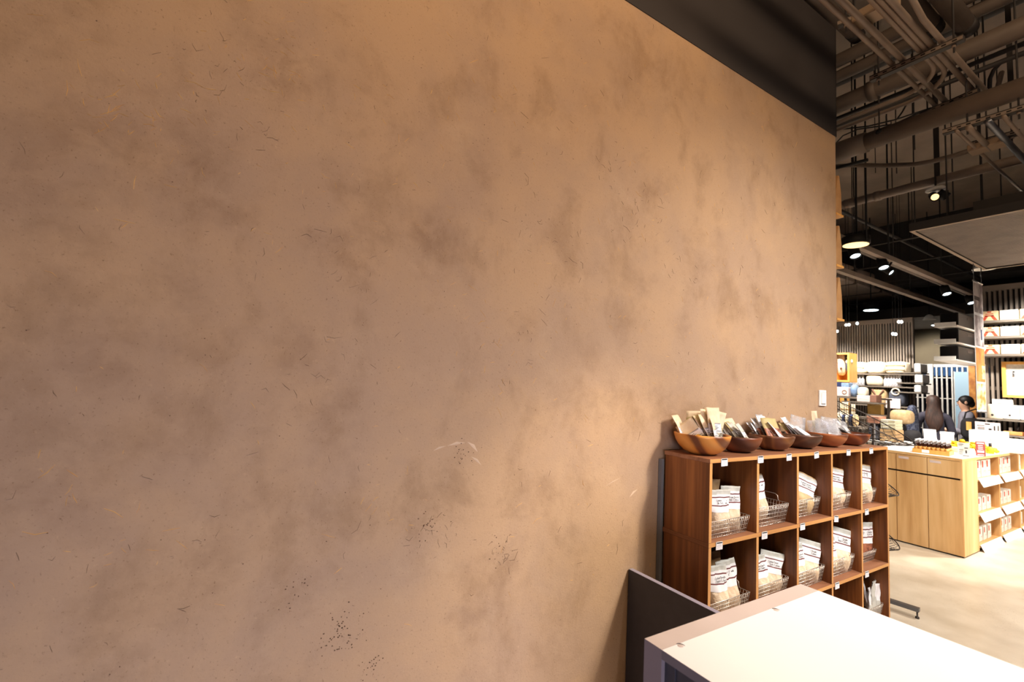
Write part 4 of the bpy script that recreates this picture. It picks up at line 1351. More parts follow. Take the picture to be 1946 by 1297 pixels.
for k, (px, py, c) in enumerate(((1626, 488, 'first'), (1680, 510, 'second'), (1695, 519, 'third, small'), (1800, 560, 'fourth'), (1847, 577, 'fifth'))):
    p = at(px, py, 'y', ya)
    track_head(f'black track spotlight with bright face on the nearer track, {c} from the wall', p, p + Vector((-.35, -.45, -1.3)) if k != 2 else p + Vector((-.1, -.9, -.8)), .058 if k != 2 else .04, .15, 'lamp_cool', tz - p.z - .03 if tz - p.z - .03 > .15 else None)
p = at(1626, 466, 'z', 3.12)
dl = thing('disc_lamp', 'round shallow disc lamp with a warm glowing underside, nearest the wall end', 'lamp', p)
MB().lathe([(0, 0), (.115, 0), (.125, .008), (.125, .08), (.10, .09), (0, .09)], 'lamp_black', 32).build('shade', dl)
MB().lathe([(0, -.003), (.112, -.003), (.112, .001)], 'lamp_warm', 32).build('diffuser', dl)
MB().tube([(.02, 0, .09), (.02, 0, CZ - 3.12)], .010, 'lamp_black', 8).build('stem', dl)
MB().tube([(-.06, -.12, .02), (-.06, -.12, CZ - 3.12)], .008, 'lamp_black', 8).build('stem', dl)
p = at(1655, 590, 'z', 3.3)
dn = thing('downlight', 'bright downlight above the slatted screen', 'lamp', p)
MB().lathe([(0, 0), (.13, 0), (.13, .16), (0, .16)], 'lamp_black', 24).build('housing', dn)
MB().lathe([(0, -.004), (.12, -.004), (.12, .001)], 'lamp_cool', 24).build('lens', dn)
MB().tube([(0, 0, .16), (0, 0, CZ - 3.3)], .01, 'lamp_black', 6).build('stem', dn)
p = at(1785, 631, 'x', 13.6)
dn = thing('downlight', 'bright recessed downlight in the far grey soffit', 'lamp', (p.x, p.y, 3.279))
MB().lathe([(0, -.012), (.15, -.012), (.16, 0), (0, 0)], 'lamp_white', 24).build('ring', dn)
MB().lathe([(0, -.016), (.13, -.016), (.13, -.011)], 'lamp_cool', 24).build('lens', dn)
# small twin spotlight below the slim pipe
p = at(1778, 362, 'x', 5.5)
tw = thing('twin_spotlight', 'small twin-head spotlight on a white base below the slim pipe', 'spotlight', p)
MB().lathe([(0, 0), (.075, 0), (.07, .02), (0, .024)], 'lamp_white', 24).build('base', tw)
MB().tube([(0, 0, .02), (0, 0, CZ - p.z)], .008, 'pipe_dark', 6).build('stem', tw)
for d, f in (((-.62, -.42, -.52), True), ((.2, -.5, -.6), False)):
    q = Vector(d).to_track_quat('Z', 'Y').to_matrix().to_4x4()
    X = Matrix.Translation((.0 if f else .03, 0.012 if f else -.05, -.055)) @ q
    h = MB().lathe([(0, -.05), (.03, -.05), (.04, .03), (.034, .03), (.03, .022), (0, .022)], 'lamp_black', 20, X=X).build('head', tw)
    if f:
        MB().lathe([(0, .024), (.03, .024), (.03, .0215)], 'lamp_warm', 20, X=X).build('lens', h)
# bare bulbs in front of the slatted screen
for k, (px, py) in enumerate(((1608, 618), (1613.5, 617.5), (1629, 615), (1708, 612), (1713, 612), (1697, 635), (1702, 635.5), (1591, 630))):
    p = at(px, py, 'x', 9.75)
    t = thing('glow_bulb', f"tiny glowing bulb in front of the slatted screen, {ORD[k]} {'of the row' if k < 5 else 'of those hung lower'}", 'bulb', p, group='glowing bulbs before the screen')
    MB().blob((0, 0, 0), .022, .022, .026, 'lamp_cool' if k in (5, 6, 2) else 'lamp_face', 12, 8).build('globe', t)
    MB().tube([(0, 0, .02), (0, 0, CZ - p.z)], .003, 'lamp_black', 5).build('cord', t)
for k, (px, py, x) in enumerate(((1870, 512, 7.2), (1766, 608, 11.3))):
    p = at(px, py, 'x', x)
    t = thing('dome_lamp', ['pale unlit lamp head under the far edge of the canopy', 'pale unlit lamp head right of the slatted screen'][k], 'lamp', p)
    MB().lathe([(.02, .1), (.05, .08), (.10, .0), (.095, 0), (.045, .07), (.0, .08)], 'lamp_white', 20).build('shade', t)
    MB().tube([(0, 0, .08), (0, 0, CZ - p.z)], .008, 'lamp_black', 6).build('stem', t)
p = at(1605, 310, 'x', 5.0)
t = thing('lamp_track', 'short dark lamp track poking out past the plaster wall', 'track', (5.0, 0, 0))
a, b = at(1560, 327, 'x', 5.0), at(1649, 304, 'x', 5.0)
MB().tube([a - Vector((5, 0, 0)), b - Vector((5, 0, 0))], .016, 'lamp_black', 6).build('rail', t)
MB().tube([at(1620, 312, 'x', 5.0) - Vector((5, 0, 0)), at(1620, 312, 'x', 5.0) * 1 - Vector((5, 0, at(1620, 312, 'x', 5.0).z - CZ))], .006, 'lamp_black', 6).build('hanger_rod', t)

# ================================================================== WOODEN SALES COUNTER
kx, ky = 6.416, -0.068
KT = 0.975
KL, KD = 2.5, 0.8
k_ = thing('sales_counter', 'pale oak sales counter with cubbies and a white top', 'counter', (kx, ky, 0))
MB().box((0.0, 0.0, KT - .028), (KL, KD, KT), 'oak_x', {'+z': 'white_laminate'}).build('top_board', k_)
MB().box((0, 0, 0.0145), (.45, .02, KT - .029), 'oak_z').build('corner_post', k_)
MB().box((0.012, 0.012, 0), (KL, KD - .02, 0.014), 'black_plastic').build('plinth', k_)
yl = [0.003, .277, .545, KD - .003]
for i in range(3):
    a, b = yl[i] + .003, yl[i + 1] - .003
    MB().box((-.004, a, .775), (.016, b, KT - .032), 'oak_z').build('drawer_front', k_)
    MB().box((-.004, a, .0145), (.016, b, .757), 'oak_z').build('door', k_)
    MB().box((-.0052, b - .11, .90), (-.0042, b - .02, .925), 'pink_card').build('drawer_sticker', k_)
MB().box((.0161, .021, .03), (.035, KD - .01, KT - .03), 'screen_back').build('carcass', k_)
MB().box((.036, .34, .03), (KL, .36, KT - .03), 'oak_x').build('back_panel', k_)
cub = [(0.45, 1.19), (1.23, 1.98), (2.02, KL - .03)]
for x0, x1 in ((0.43, .45), (1.19, 1.23), (1.98, 2.02), (KL - .03, KL)):
    MB().box((x0, .0005, .031), (x1, .34, KT - .03), 'oak_z').build('divider', k_)
shz = [.055, .375, .735]
for x0, x1 in cub:
    for z in shz:
        MB().box((x0, .004, z - .02), (x1, .34, z), 'oak_x').build('shelf_board', k_)
X_ = Matrix.Rotation(-.5, 4, 'X')
for i, (x0, x1) in enumerate(cub):
    for j, z in enumerate(shz):
        t = thing('price_rail', f"slanted white price rail on the {['lowest', 'middle', 'upper'][j]} cubby shelf of the oak counter, {['left', 'middle', 'right'][i]} column", 'price rail', (kx + x0 + .02, ky - .001, z + .012), (-.45, 0, 0), 'price rails on the oak counter')
        MB().box((0, -.003, -.09), (x1 - x0 - .04, .0, .0), 'white_plastic').build('strip', t)
        MB().box((.06, -.0038, -.06), (.30, -.003, -.045), 'pink_card').build('print', t)
        # cartons on this shelf
        rows = [(.05, .19)] if j == 2 else [(.05, .15), (.17, .26)]
        for rr, (yy, hh) in enumerate(rows):
            nn = 4
            for q in range(nn):
                if j == 1 and i == 1 and rr == 1 and q > 1:
                    continue
                w_ = .13
                xx = kx + x0 + .05 + q * .155
                if q * .155 + .05 + w_ > x1 - x0:
                    continue
                t = thing('carton', f"white carton with red print, {ORD[q]} in the {'front' if rr == 0 else 'taller back'} row of the {['lowest', 'middle', 'upper'][j]} {['left', 'middle', 'right'][i]} cubby", 'carton', (xx, ky + yy, z + .0003), (0, 0, .05 * math.sin(7 * q + j)), 'cartons in the oak counter')
                MB().bevel_box((0, 0, 0), (w_, .09, hh), 'white_plastic', .004).build('box', t)
                b = MB().box((.012, -.0008, hh * .55), (.05, .0002, hh * .92), 'red_print').box((w_ - .012, -.0008, hh * .2), (w_ - .004, .0002, hh * .8), 'pink_card')
                b.box((.06, -.0008, hh * .3), (.11, .0002, hh * .36), 'pink_card')
                b.build('print', t, kind='stuff')

def on_top(px, py):
    return at(px, py, 'z', KT)
# tray of little bottles
a, b = on_top(1739, 862), on_top(1800, 872)
ang = math.atan2(b.y - a.y, b.x - a.x)
tr = thing('bottle_tray', 'light wooden tray of dark bottles on the white counter top', 'tray', (6.50, .36, KT + .0005), (0, 0, -PI / 2 + .14))
TW, TD = .30, .30
for a_, b_ in (((0, 0, 0), (TW, TD, .008)), ((0, 0, .008), (TW, .008, .045)), ((0, TD - .008, .008), (TW, TD, .045)), ((0, .008, .008), (.008, TD - .008, .045)), ((TW - .008, .008, .008), (TW, TD - .008, .045))):
    MB().box(a_, b_, 'pine').build('side', tr)
MB().box((.08, -.001, .008), (.14, 0.0, .04), 'white_card').build('paper_label', tr)
TX = Matrix.Translation((6.50, .36, KT + .0085)) @ Matrix.Rotation(-PI / 2 + .14, 4, 'Z')
bt = None
for j in range(4):
    for i in range(8):
        pos = TX @ Vector((.025 + i * .0355, .03 + j * .075, 0))
        lb = f"dark glass bottle with metal cap, {ORD[i]} in {['the front', 'the second', 'the third', 'the back'][j]} row of the wooden tray"
        if bt is None:
            bt = thing('glass_bottle', lb, 'bottle', pos, group='bottles in the wooden tray')
            MB().lathe([(0, 0), (.0145, 0), (.015, .003), (.015, .085), (.013, .097), (.007, .104), (.007, .115), (0, .115)], 'amber_glass', 12).build('glass', bt)
            MB().lathe([(0, .112), (.010, .112), (.010, .138), (0, .138)], 'foil', 12).build('cap', bt)
            MB().lathe([(.0154, .02), (.0154, .065)], 'pine', 12).build('sticker', bt)
        else:
            dup(bt, pos, None, lb)
def sign_card(name, label, px, py, w, h, lean, yaw, mat, X=None, deco=None, z=KT):
    p = at(px, py, 'z', z) if X is None else at(px, py, 'x', X)
    if X is not None:
        p.z = z
    t = thing(name, label, 'sign', (p.x, p.y, z + .0006), (lean, 0, yaw))
    MB().box((-w / 2, -.0015, 0), (w / 2, .0015, h), mat).build('card', t)
    MB().box((-w / 2, -.0015, 0), (w / 2, .05, .002), mat).build('foot', t)
    if deco:
        deco(t, w, h)
    return t
def lines(mat, rows):
    def f(t, w, h):
        b = MB()
        for z, a, c, th in rows:
            b.box((w * (a - .5), -.0023, h * z - h * th / 2), (w * (c - .5), -.0015, h * z + h * th / 2), mat)
        b.build('print', t)
    return f
sign_card('sign_card', 'tilted white sign card standing behind the bottle tray', 1769, 835, .13, .20, -.2, -1.0, 'white_card', X=8.0)
sign_card('sign_card', 'grey printed price card standing on the oak counter', 1832, 865, .105, .145, -.05, -.85, 'grey_paper', X=6.75,
          deco=lines('ink', [(.88, .1, .5, .04), (.78, .1, .4, .03), (.62, .55, .85, .06), (.5, .1, .45, .03), (.4, .1, .45, .03), (.3, .1, .4, .03), (.18, .1, .4, .03), (.35, .62, .75, .22), (.06, .4, .9, .04)]))
sign_card('sign_card', 'red sign card with white lines on the oak counter', 1864, 863, .085, .155, -.05, -.85, 'red_sign', X=7.1,
          deco=lines('white_card', [(.88, .12, .88, .09), (.72, .25, .75, .05), (.6, .25, .75, .05), (.48, .25, .75, .05), (.30, .15, .85, .16), (.08, .15, .85, .05)]))
def wbox(name, label, cat, px, py, X, s, mat='white_plastic', z=KT, yaw=0, lid=True):
    p = at(px, py, 'x', X)
    t = thing(name, label, cat, (p.x, p.y, z + .0005), (0, 0, yaw))
    MB().bevel_box((-s[0] / 2, -s[1] / 2, 0), (s[0] / 2, s[1] / 2, s[2]), mat, .006).build('body', t)
    if lid:
        MB().bevel_box((-s[0] / 2 - .003, -s[1] / 2 - .003, s[2] - .03), (s[0] / 2 + .003, s[1] / 2 + .003, s[2] + .004), mat, .004).build('lid', t)
    return t
wbox('pump_box', 'white square dispenser box standing right of the tilted sign card', 'dispenser', 1800, 832, 8.2, (.10, .115, .17))
t = wbox('display_block', 'large white display block behind the red sign card', 'block', 1880, 850, 8.62, (.36, .30, .22), lid=False)
t = wbox('display_block', 'low rounded white display block near the right picture edge', 'block', 1918, 856, 8.2, (.3, .26, .16), lid=False)
wbox('display_block', 'long cream display block behind the grey price card', 'block', 1815, 858, 7.3, (.16, .30, .05), 'cream_cloth', lid=False)
p = at(1882, 860, 'x', 7.6)
t = thing('amber_bottle', 'single small amber bottle standing before the white block', 'bottle', (p.x, p.y, KT + .0005))
MB().lathe([(0, 0), (.03, 0), (.032, .004), (.032, .06), (.012, .08), (0, .08)], 'yellow_fruit', 16).build('glass', t)
MB().lathe([(0, .079), (.014, .079), (.014, .12), (0, .12)], 'ink', 12).build('cap', t)
yh = at(1838, 838, 'x', 7.75)
yf_ = MB()
ry_ = random.Random(3)
for k in range(70):
    a, d = ry_.uniform(0, 2 * PI), ry_.uniform(0, 1) ** .5
    yf_.blob((.12 * d * math.cos(a), .26 * d * math.sin(a), .02 + ry_.uniform(0, .11) * (1 - d * .7)), ry_.uniform(.02, .035), ry_.uniform(.02, .035), ry_.uniform(.012, .022), 'yellow_fruit', 7, 4)
o = tag(yf_.build('yellow_flowers', None, (yh.x, yh.y, KT + .001), kind='stuff'), 'heap of bright yellow flowers behind the price cards on the counter', 'flowers')

for k, (px, py, w_) in enumerate(((1905, 859.5, .12), (1925, 857.5, .1))):
    p = at(px, py, 'z', KT)
    t = thing('wooden_slip', f"thin tan slip lying on the white counter top, {['left', 'right'][k]} one", 'slip', (p.x, p.y, KT + .0004))
    MB().bevel_box((-w_ / 2, -.02, 0), (w_ / 2, .02, .006), 'pine', .001).build('slip', t)

# ================================================================== HANGING PHOTO BANNER
bn = thing('photo_banner', 'narrow hanging banner printed with four stacked photographs', 'banner', (6.54, -.16, 1.46))
MB().box((0, -.002, 0), (.285, .002, 1.36), 'white_card').build('sheet', bn)
b = MB()
for (z0, z1, mt) in ((1.03, 1.34, 'photo_grey'), (.68, 1.0, 'photo_grey'), (.31, .66, 'photo_wood'), (.02, .29, 'photo_food')):
    b.box((.008, -.0032, z0), (.277, -.002, z1), mt)
b.box((.008, -.004, 1.16), (.18, -.0032, 1.20), 'ink').box((.18, -.004, .75), (.22, -.0032, .86), 'navy_cloth').box((.17, -.004, .34), (.26, -.0032, .48), 'photo_food')
b.build('photograph', bn)
for z in (0, 1.36):
    MB().tube([(-.01, 0, z), (.295, 0, z)], .008, 'grey_steel', 8).build('rod', bn)
for x in (.02, .265):
    MB().tube([(x, 0, 1.36), (x, 0, 1.54)], .003, 'grey_steel', 6).tube([(x, 0, 1.44), (x - .02, 0, 1.47), (x, 0, 1.5), (x + .02, 0, 1.52), (x, 0, 1.54)], .004, 'grey_steel', 6).build('hook', bn)

# ================================================================== SLATTED SCREENS
def screen(label, X, y0, y1, zt, pitch, sw, z0=0.0, back=True):
    t = thing('slatted_screen', label, 'screen', (X, y0, 0))
    ln = y1 - y0
    MB().box((-.03, 0, zt - .08), (.04, ln, zt), 'slat_grey').build('top_rail', t)
    MB().box((-.02, 0, .0), (.04, ln, .08), 'slat_grey').build('bottom_rail', t)
    for z in (.9, 1.75):
        MB().box((.03, 0, z), (.045, ln, z + .05), 'slat_grey').build('cross_rail', t)
    if back:
        MB().box((.09, 0.02, .0), (.12, ln - .02, zt - .02), 'screen_back').build('back_board', t)
    me = None
    n = int(ln / pitch)
    for i in range(n + 1):
        y = min(i * pitch, ln - sw)
        if me is None:
            o = MB().box((-.02, 0, .08), (.03, sw, zt - .08), 'slat_grey').build('slat', t)
            me = o.data
        else:
            o = bpy.data.objects.new('slat', me)
            COL.objects.link(o)
            o.parent = t
        o.location = (0, y, 0)
    return t
screen('wide grey slatted screen behind the cream cushions, left', 10.3, 1.53, 4.0, 3.01, .0418, .024)
screen('grey slatted screen behind the bright packages at the right edge', 9.3, -2.2, .40, 3.25, .0535, .027)

def yz(px, py, X):
    p = at(px, py, 'x', X)
    return p.y, p.z
def shelf_at(label, X, px0, px1, py, depth, mat='shelf_steel', th=.022, group=None, name='wall_shelf'):
    y0, z0 = yz(px0, py, X)
    y1, _ = yz(px1, py, X)
    t = thing(name, label, 'shelf', (X, y1, z0), group=group)
    MB().box((0, 0, -th), (depth, y0 - y1, 0), mat).build('board', t)
    MB().box((depth - .012, .03, -.12), (depth, .05, -th - .0001), mat).build('bracket', t)
    MB().box((depth - .012, y0 - y1 - .05, -.12), (depth, y0 - y1 - .03, -th - .0001), mat).build('bracket', t)
    return z0
# --- goods on the left screen
XS = 9.92
def item(px0, py0, px1, py1, X, depth):
    """y and z span of a thing whose front stands at X"""
    ya, za = yz(px0, (py0 + py1) / 2, X)
    yb, zb = yz(px1, (py0 + py1) / 2, X)
    zt = yz((px0 + px1) / 2, py0, X)[1]
    z0 = yz((px0 + px1) / 2, py1, X)[1]
    return min(ya, yb), max(ya, yb), z0, zt
zA = shelf_at('top grey shelf on the left slatted screen, under the cream cushions', XS, 1590, 1738, 709.5, .36, group='shelves on the left screen')
zB = shelf_at('second grey shelf on the left slatted screen', XS, 1590, 1738, 731.5, .36, group='shelves on the left screen')
zC = shelf_at('third grey shelf on the left slatted screen, with bags', XS, 1590, 1730, 765.5, .36, group='shelves on the left screen')
zD = shelf_at('fourth grey shelf on the left slatted screen', XS, 1590, 1730, 790, .36, group='shelves on the left screen')
def cushion(name, label, cat, px0, py0, px1, py1, X, depth, mat, zb=None, e=.45, group=None, extra=None):
    y0, y1, z0, z1 = item(px0, py0, px1, py1, X, depth)
    if zb is not None:
        z0 = zb
    t = thing(name, label, cat, (X, (y0 + y1) / 2, z0 + .0005), group=group)
    h = z1 - z0
    MB().blob((depth / 2, 0, h / 2), depth / 2, (y1 - y0) / 2 * .985, h / 2, mat, 20, 10, e).build('cover', t)
    if extra:
        extra(t, y1 - y0, h, depth)
    return t
def band(mat, n=1):
    def f(t, w, h, d):
        b = MB()
        for k in range(n):
            z = h * (k + 1) / (n + 1)
            b.box((-.004, -w * .42, z - .008), (.02, w * .42, z + .008), mat)
        b.build('fold', t)
    return f
cushion('folded_cushion', 'bright cream cushion pack on the top shelf, leftmost of three', 'cushion', 1612, 688, 1644, 709, XS + .01, .3, 'cream_cloth', zA, extra=band('beige_cloth'), group='cream cushions on the top shelf')
cushion('folded_cushion', 'bright cream cushion pack on the top shelf, middle of three', 'cushion', 1644.5, 687, 1678, 709, XS + .01, .3, 'cream_cloth', zA, group='cream cushions on the top shelf')
cushion('folded_cushion', 'cream cushion pack with tan edging on the top shelf, rightmost of three', 'cushion', 1679, 687, 1722, 709, XS + .01, .3, 'cream_cloth', zA, extra=band('beige_cloth', 2), group='cream cushions on the top shelf')
cushion('folded_cushion', 'rumpled cream cushion on the second shelf between the bottle rows', 'cushion', 1643, 711, 1676, 731, XS + .01, .3, 'cream_cloth', zB)
for r_, (pa, pb, n, lb) in enumerate(((1614, 1642, 5, 'left'), (1680, 1712, 6, 'right'))):
    for k in range(n):
        px = pa + (pb - pa) * (k + .5) / n
        y, z = yz(px, 720, XS + .05)
        _, z1 = yz(px, 713, XS + .05)
        h = z1 - zB
        t = thing('pale_bottle', f'pale bottle on the second shelf of the left screen, {ORD[k]} of the {lb} row', 'bottle', (XS + .06, y, zB + .0005), group='pale bottles on the second shelf')
        MB().lathe([(0, 0), (.028, 0), (.03, .006), (.03, h * .55), (.014, h * .7), (.014, h * .76), (0, h * .76)], 'foil', 12).build('flask', t)
        MB().lathe([(0, h * .76), (.019, h * .76), (.019, h * .97), (0, h * .97)], 'white_plastic', 12).build('cap', t)
for k, (a, b_, c, d, zb, w) in enumerate(((1737, 691, 1749, 708, zA, 'top'), (1738, 712, 1753, 728, zB - .01, 'second'), (1737, 732, 1750, 746, None, 'third'))):
    y0, y1, z0, z1 = item(a, b_, c, d, XS, .3)
    t = thing('white_bin', f'white storage bin jutting past the screen edge, {w} from the top', 'bin', (XS, y0, z0), group='white bins at the screen edge')
    MB().bevel_box((0, 0, 0), (.32, y1 - y0, z1 - z0), 'white_plastic', .01).build('body', t)
    MB().box((-.004, (y1 - y0) * .25, (z1 - z0) * .5), (.0, (y1 - y0) * .75, (z1 - z0) * .55), 'grey_paper').build('label_slot', t)
    s = thing('wall_shelf', f'short grey shelf under the white bin, {w} from the top', 'shelf', (XS - .01, y0 - .01, z0 - .0005), group='short shelves under the bins')
    MB().box((0, 0, -.02), (.36, .36, 0), 'shelf_steel').build('board', s)
def wood_crate():
    y0, y1, z0, z1 = item(1584, 671, 1614, 726, 9.3, .3)
    t = thing('display_box', 'warm lit wooden display box beside the plaster wall end', 'display box', (9.3, y0, z0))
    w, h, d = y1 - y0, z1 - z0, .3
    for a, b in (((0, 0, 0), (d, w, .03)), ((0, 0, h - .03), (d, w, h)), ((0, 0, .03), (d, .03, h - .03)), ((0, w - .03, .03), (d, w, h - .03)), ((d - .02, .03, .03), (d, w - .03, h - .03))):
        MB().box(a, b, 'pine').build('panel', t)
    p = thing('soft_toy', 'white round cushion hanging in the wooden display box', 'cushion', (9.33, y0 + w * .58, z0 + h * .44))
    MB().blob((.1, .03, .09), .09, w * .30, .20, 'cream_cloth', 16, 10, .7).build('cover', p)
    MB().lathe([(0, 0), (.02, 0), (.02, .005), (0, .005)], 'brown_card', 10, X=Matrix.Translation((.008, 0, .02)) @ Matrix.Rotation(-PI / 2, 4, 'Y')).build('button', p)
    q = thing('dark_bag', 'black and white patterned bag in the wooden display box', 'bag', (9.36, y0 + w * .24, z0 + h * .40))
    MB().blob((.08, 0, .12), .07, w * .16, .16, 'plaid_cloth', 14, 9, .7).build('cover', q)
    MB().blob((.03, -.02, .16), .04, .06, .05, 'white_plastic', 12, 8).build('charm', q)
    MB().tube([(.08, -.04, .25), (.08, -.03, .34), (.08, .03, .34), (.08, .04, .25)], .008, 'black_cloth', 6).build('strap', q)
    k = MB().box((.0, .0, -.0), (.28, .03, .03), 'pine')
    st = thing('box_stand', 'plain wooden post carrying the lit display box', 'post', (9.36, y0 + w * .5, 0))
    MB().box((0, -.05, 0), (.12, .05, z0 - .0005), 'pine').build('post', st)
    MB().box((-.12, -.2, 0), (.24, .2, .02), 'pine').build('base', st)
wood_crate()
# gondola tables in front of the left screen
XG = 8.75
def table(label, X, px0, px1, py, depth, mat='shelf_steel'):
    y0, z0 = yz(px0, py, X)
    y1, _ = yz(px1, py, X)
    t = thing('display_table', label, 'table', (X, y1, 0))
    w = y0 - y1
    MB().box((0, 0, z0 - .03), (depth, w, z0), mat).build('table_top', t)
    for a in (.02, depth - .05):
        for b in (.02, w - .05):
            MB().box((a, b, 0), (a + .03, b + .03, z0 - .0305), mat).build('leg', t)
    return z0
zG = table('dark metal display table before the left screen, upper tier', XG, 1580, 1672, 752.5, .45)
stp = yz(1640, 764.3, 8.5)
lo_, hi_ = yz(1672, 760, 8.5)[0], yz(1600, 760, 8.5)[0]
MB().box((8.48 - XG, lo_ - yz(1672, 752.5, XG)[0], stp[1] - .02), (-.0005, hi_ - yz(1672, 752.5, XG)[0], stp[1]), 'shelf_steel').build('step_board', [o for o in COL.objects if o.name.startswith('display_table')][0])
zH = table('low metal display table before the left screen, nearest tier', 8.2, 1580, 1644, 788, .24)
zL = table('narrow metal stand under the ochre board box', 8.53, 1645, 1677, 787, .18)
zI = table('pale low table before the left screen, right side', 8.6, 1684, 1742, 841, .85)
def carton(name, label, cat, px0, py0, px1, py1, X, depth, mat, zb=None, deco=None, group=None, tilt=0):
    y0, y1, z0, z1 = item(px0, py0, px1, py1, X, depth)
    if zb is not None:
        z0 = zb
    t = thing(name, label, cat, (X, y0, z0 + .0005), (tilt, 0, 0), group)
    MB().bevel_box((0, 0, 0), (depth, y1 - y0, z1 - z0), mat, .006).build('body', t)
    if deco:
        deco(t, y1 - y0, z1 - z0)
    return t
def dsticker(mat, a, b, c, d):
    def f(t, w, h):
        MB().box((-.002, w * a, h * c), (0, w * b, h * d), mat).build('print', t)
    return f
def ring_print(t, w, h):
    MB().tube([(-.001, w * .3 + .030 * math.cos(q * PI / 10), h * .45 + .030 * math.sin(q * PI / 10)) for q in range(20)], .006, 'brown_card', 6, True).build('print', t)
carton('gift_box', 'pale pink box with a ring emblem, left end of the upper tier', 'box', 1588, 736, 1612, 753, XG, .22, 'pink_card', zG, ring_print)
carton('gift_box', 'navy box behind the pale pink one', 'box', 1588, 727, 1598, 738, XG + .23, .15, 'navy_cloth', None)
carton('gift_box', 'light blue box behind the pale pink one', 'box', 1598.5, 728, 1613, 745, XG + .23, .15, 'blue_cloth', zG)
t = cushion('towel_roll', 'rolled light blue towel right of the pink box', 'towel', 1613, 731, 1626, 754, XG, .2, 'blue_cloth', zG, .8)
cushion('cream_bag', 'cream drawstring bag on the upper tier', 'bag', 1627, 736, 1645, 752, XG, .16, 'cream_cloth', zG, .6)
carton('paper_box', 'flat white box at the front of the upper tier', 'box', 1628, 752, 1653, 764, XG - .25, .2, 'pink_card', stp[1], dsticker('white_plastic', .03, .97, .48, .52))
carton('paper_box', 'small brown box right of the flat white one', 'box', 1653.5, 751, 1665, 764, XG - .25, .2, 'brown_card', stp[1])
def strap_v(t, w, h, d):
    b = MB()
    b.tube([(-.006, -w * .35, h * .95), (-.012, 0, h * .45), (-.006, w * .35, h * .95)], .014, 'brown_card', 6)
    b.build('strap', t)
cushion('tote_bag', 'cream tote bag with a brown V-shaped strap on the third shelf', 'bag', 1653, 739, 1684, 766, XS + .01, .22, 'beige_cloth', zC, .5, extra=strap_v)
def collar(t, w, h, d):
    MB().tube([(-.004, .055 * math.cos(q * PI / 8), h * .9 + .055 * math.sin(q * PI / 8)) for q in range(16)], .012, 'cream_cloth', 6, True).build('neck_loop', t)
cushion('dark_backpack', 'dark slate backpack on the third shelf', 'bag', 1686, 742, 1719, 768, XS + .01, .24, 'slate_cloth', zC, .5, extra=collar)
carton('sign_board', 'blank pinkish sign board leaning before the dark backpack', 'sign', 1683, 758, 1711, 777, XS - .0205, .02, 'pink_card', None)
for k in range(6):
    px = 1594 + k * 4.1 + (5 if k > 3 else 0)
    y0, y1, z0, z1 = item(px, 765 + (4 if k > 3 else 0), px + 3.6, 787, 8.2, .2)
    t = thing('cloth_roll', f"upright cream cloth roll on the nearest tier, {ORD[k]} from the wall end", 'cloth roll', (8.24, (y0 + y1) / 2, zH + .0005), group='cream cloth rolls')
    r = (y1 - y0) / 2 * .96
    MB().lathe([(0, 0), (r * .9, 0), (r, .01), (r, z1 - zH - .01), (r * .9, z1 - zH), (r * .4, z1 - zH - .004), (0, z1 - zH - .002)], 'cream_cloth', 14).build('roll', t)
    MB().lathe([(r * 1.02, (z1 - zH) * .4), (r * 1.02, (z1 - zH) * .55)], 'beige_cloth', 14).build('paper_band', t)
carton('cork_board', 'ochre board box standing on the nearest tier', 'box', 1648, 768, 1675, 787, 8.56, .1, 'ochre_board', zL, dsticker('beige_cloth', .05, .95, .9, .97))
zK = table('white low table at the wire stand, under the stacked flat boxes', 7.9, 1645, 1700, 836, .62, 'white_plastic')
zJ = table('dark low table by the plaster wall end, under the cloth bundles', 7.72, 1575, 1631, 807, .42)
cushion('black_bag', 'black bag lying at the right end of the low table', 'bag', 1712, 818, 1741, 841, 8.65, .3, 'black_cloth', zI, .7)
cushion('black_cloth', 'black folded cloth under the beige cushion', 'cloth', 1690, 806, 1712, 841, 8.66, .3, 'black_cloth', zI, .6)
zc_ = yz(1700, 806, 8.65)[1]
cushion('beige_cushion', 'speckled beige cushion slumped right of the ochre box', 'cushion', 1686, 779, 1728, 806, 8.65, .3, 'beige_cloth', zc_ + .002, .6)
y0, z0 = yz(1728, 806, 9.0)
cushion('plaid_bag', 'grey plaid bag at the right end of the low shelves', 'bag', 1718, 770, 1738, 836, 9.12, .25, 'plaid_cloth', zI, .7)
kb = item(1672, 817, 1702, 836, 8.0, .2)
carton('kraft_box', 'kraft box below the flat box stack', 'box', 1672, 817, 1702, 836, 8.0, .28, 'kraft', zK, dsticker('beige_cloth', .1, .9, .1, .2))
zt_ = kb[3] + .002
for k in range(3):
    t = thing('flat_box', f"grey-green flat box in a stack, {['bottom', 'middle', 'top'][k]} one", 'box', (8.0 + .008 * k, kb[0] + .004 * k, zt_ + .0452 * k), group='flat boxes stacked')
    MB().bevel_box((0, 0, 0), (.25, kb[1] - kb[0] - .01, .045), 'grey_green_box', .005).build('body', t)
    MB().box((-.0015, .08, .012), (0, .16, .032), 'grey_paper').build('print', t)
gbn = item(1647, 805, 1671, 836, 8.0, .2)
cushion('grey_bundle', 'grey cloth bundle seen through the wire stand', 'cloth', 1647, 805, 1671, 836, 8.0, .25, 'slate_cloth', zK, .55)
t = thing('book_cover', 'terracotta covered album lying on the grey bundle', 'album', (8.0, gbn[0], gbn[3] + .002))
MB().bevel_box((0, 0, 0), (.24, gbn[1] - gbn[0], .10), 'terracotta_cover', .006).build('body', t)
MB().box((-.0015, .03, .04), (0, gbn[1] - gbn[0] - .03, .055), 'brown_card').build('print', t)
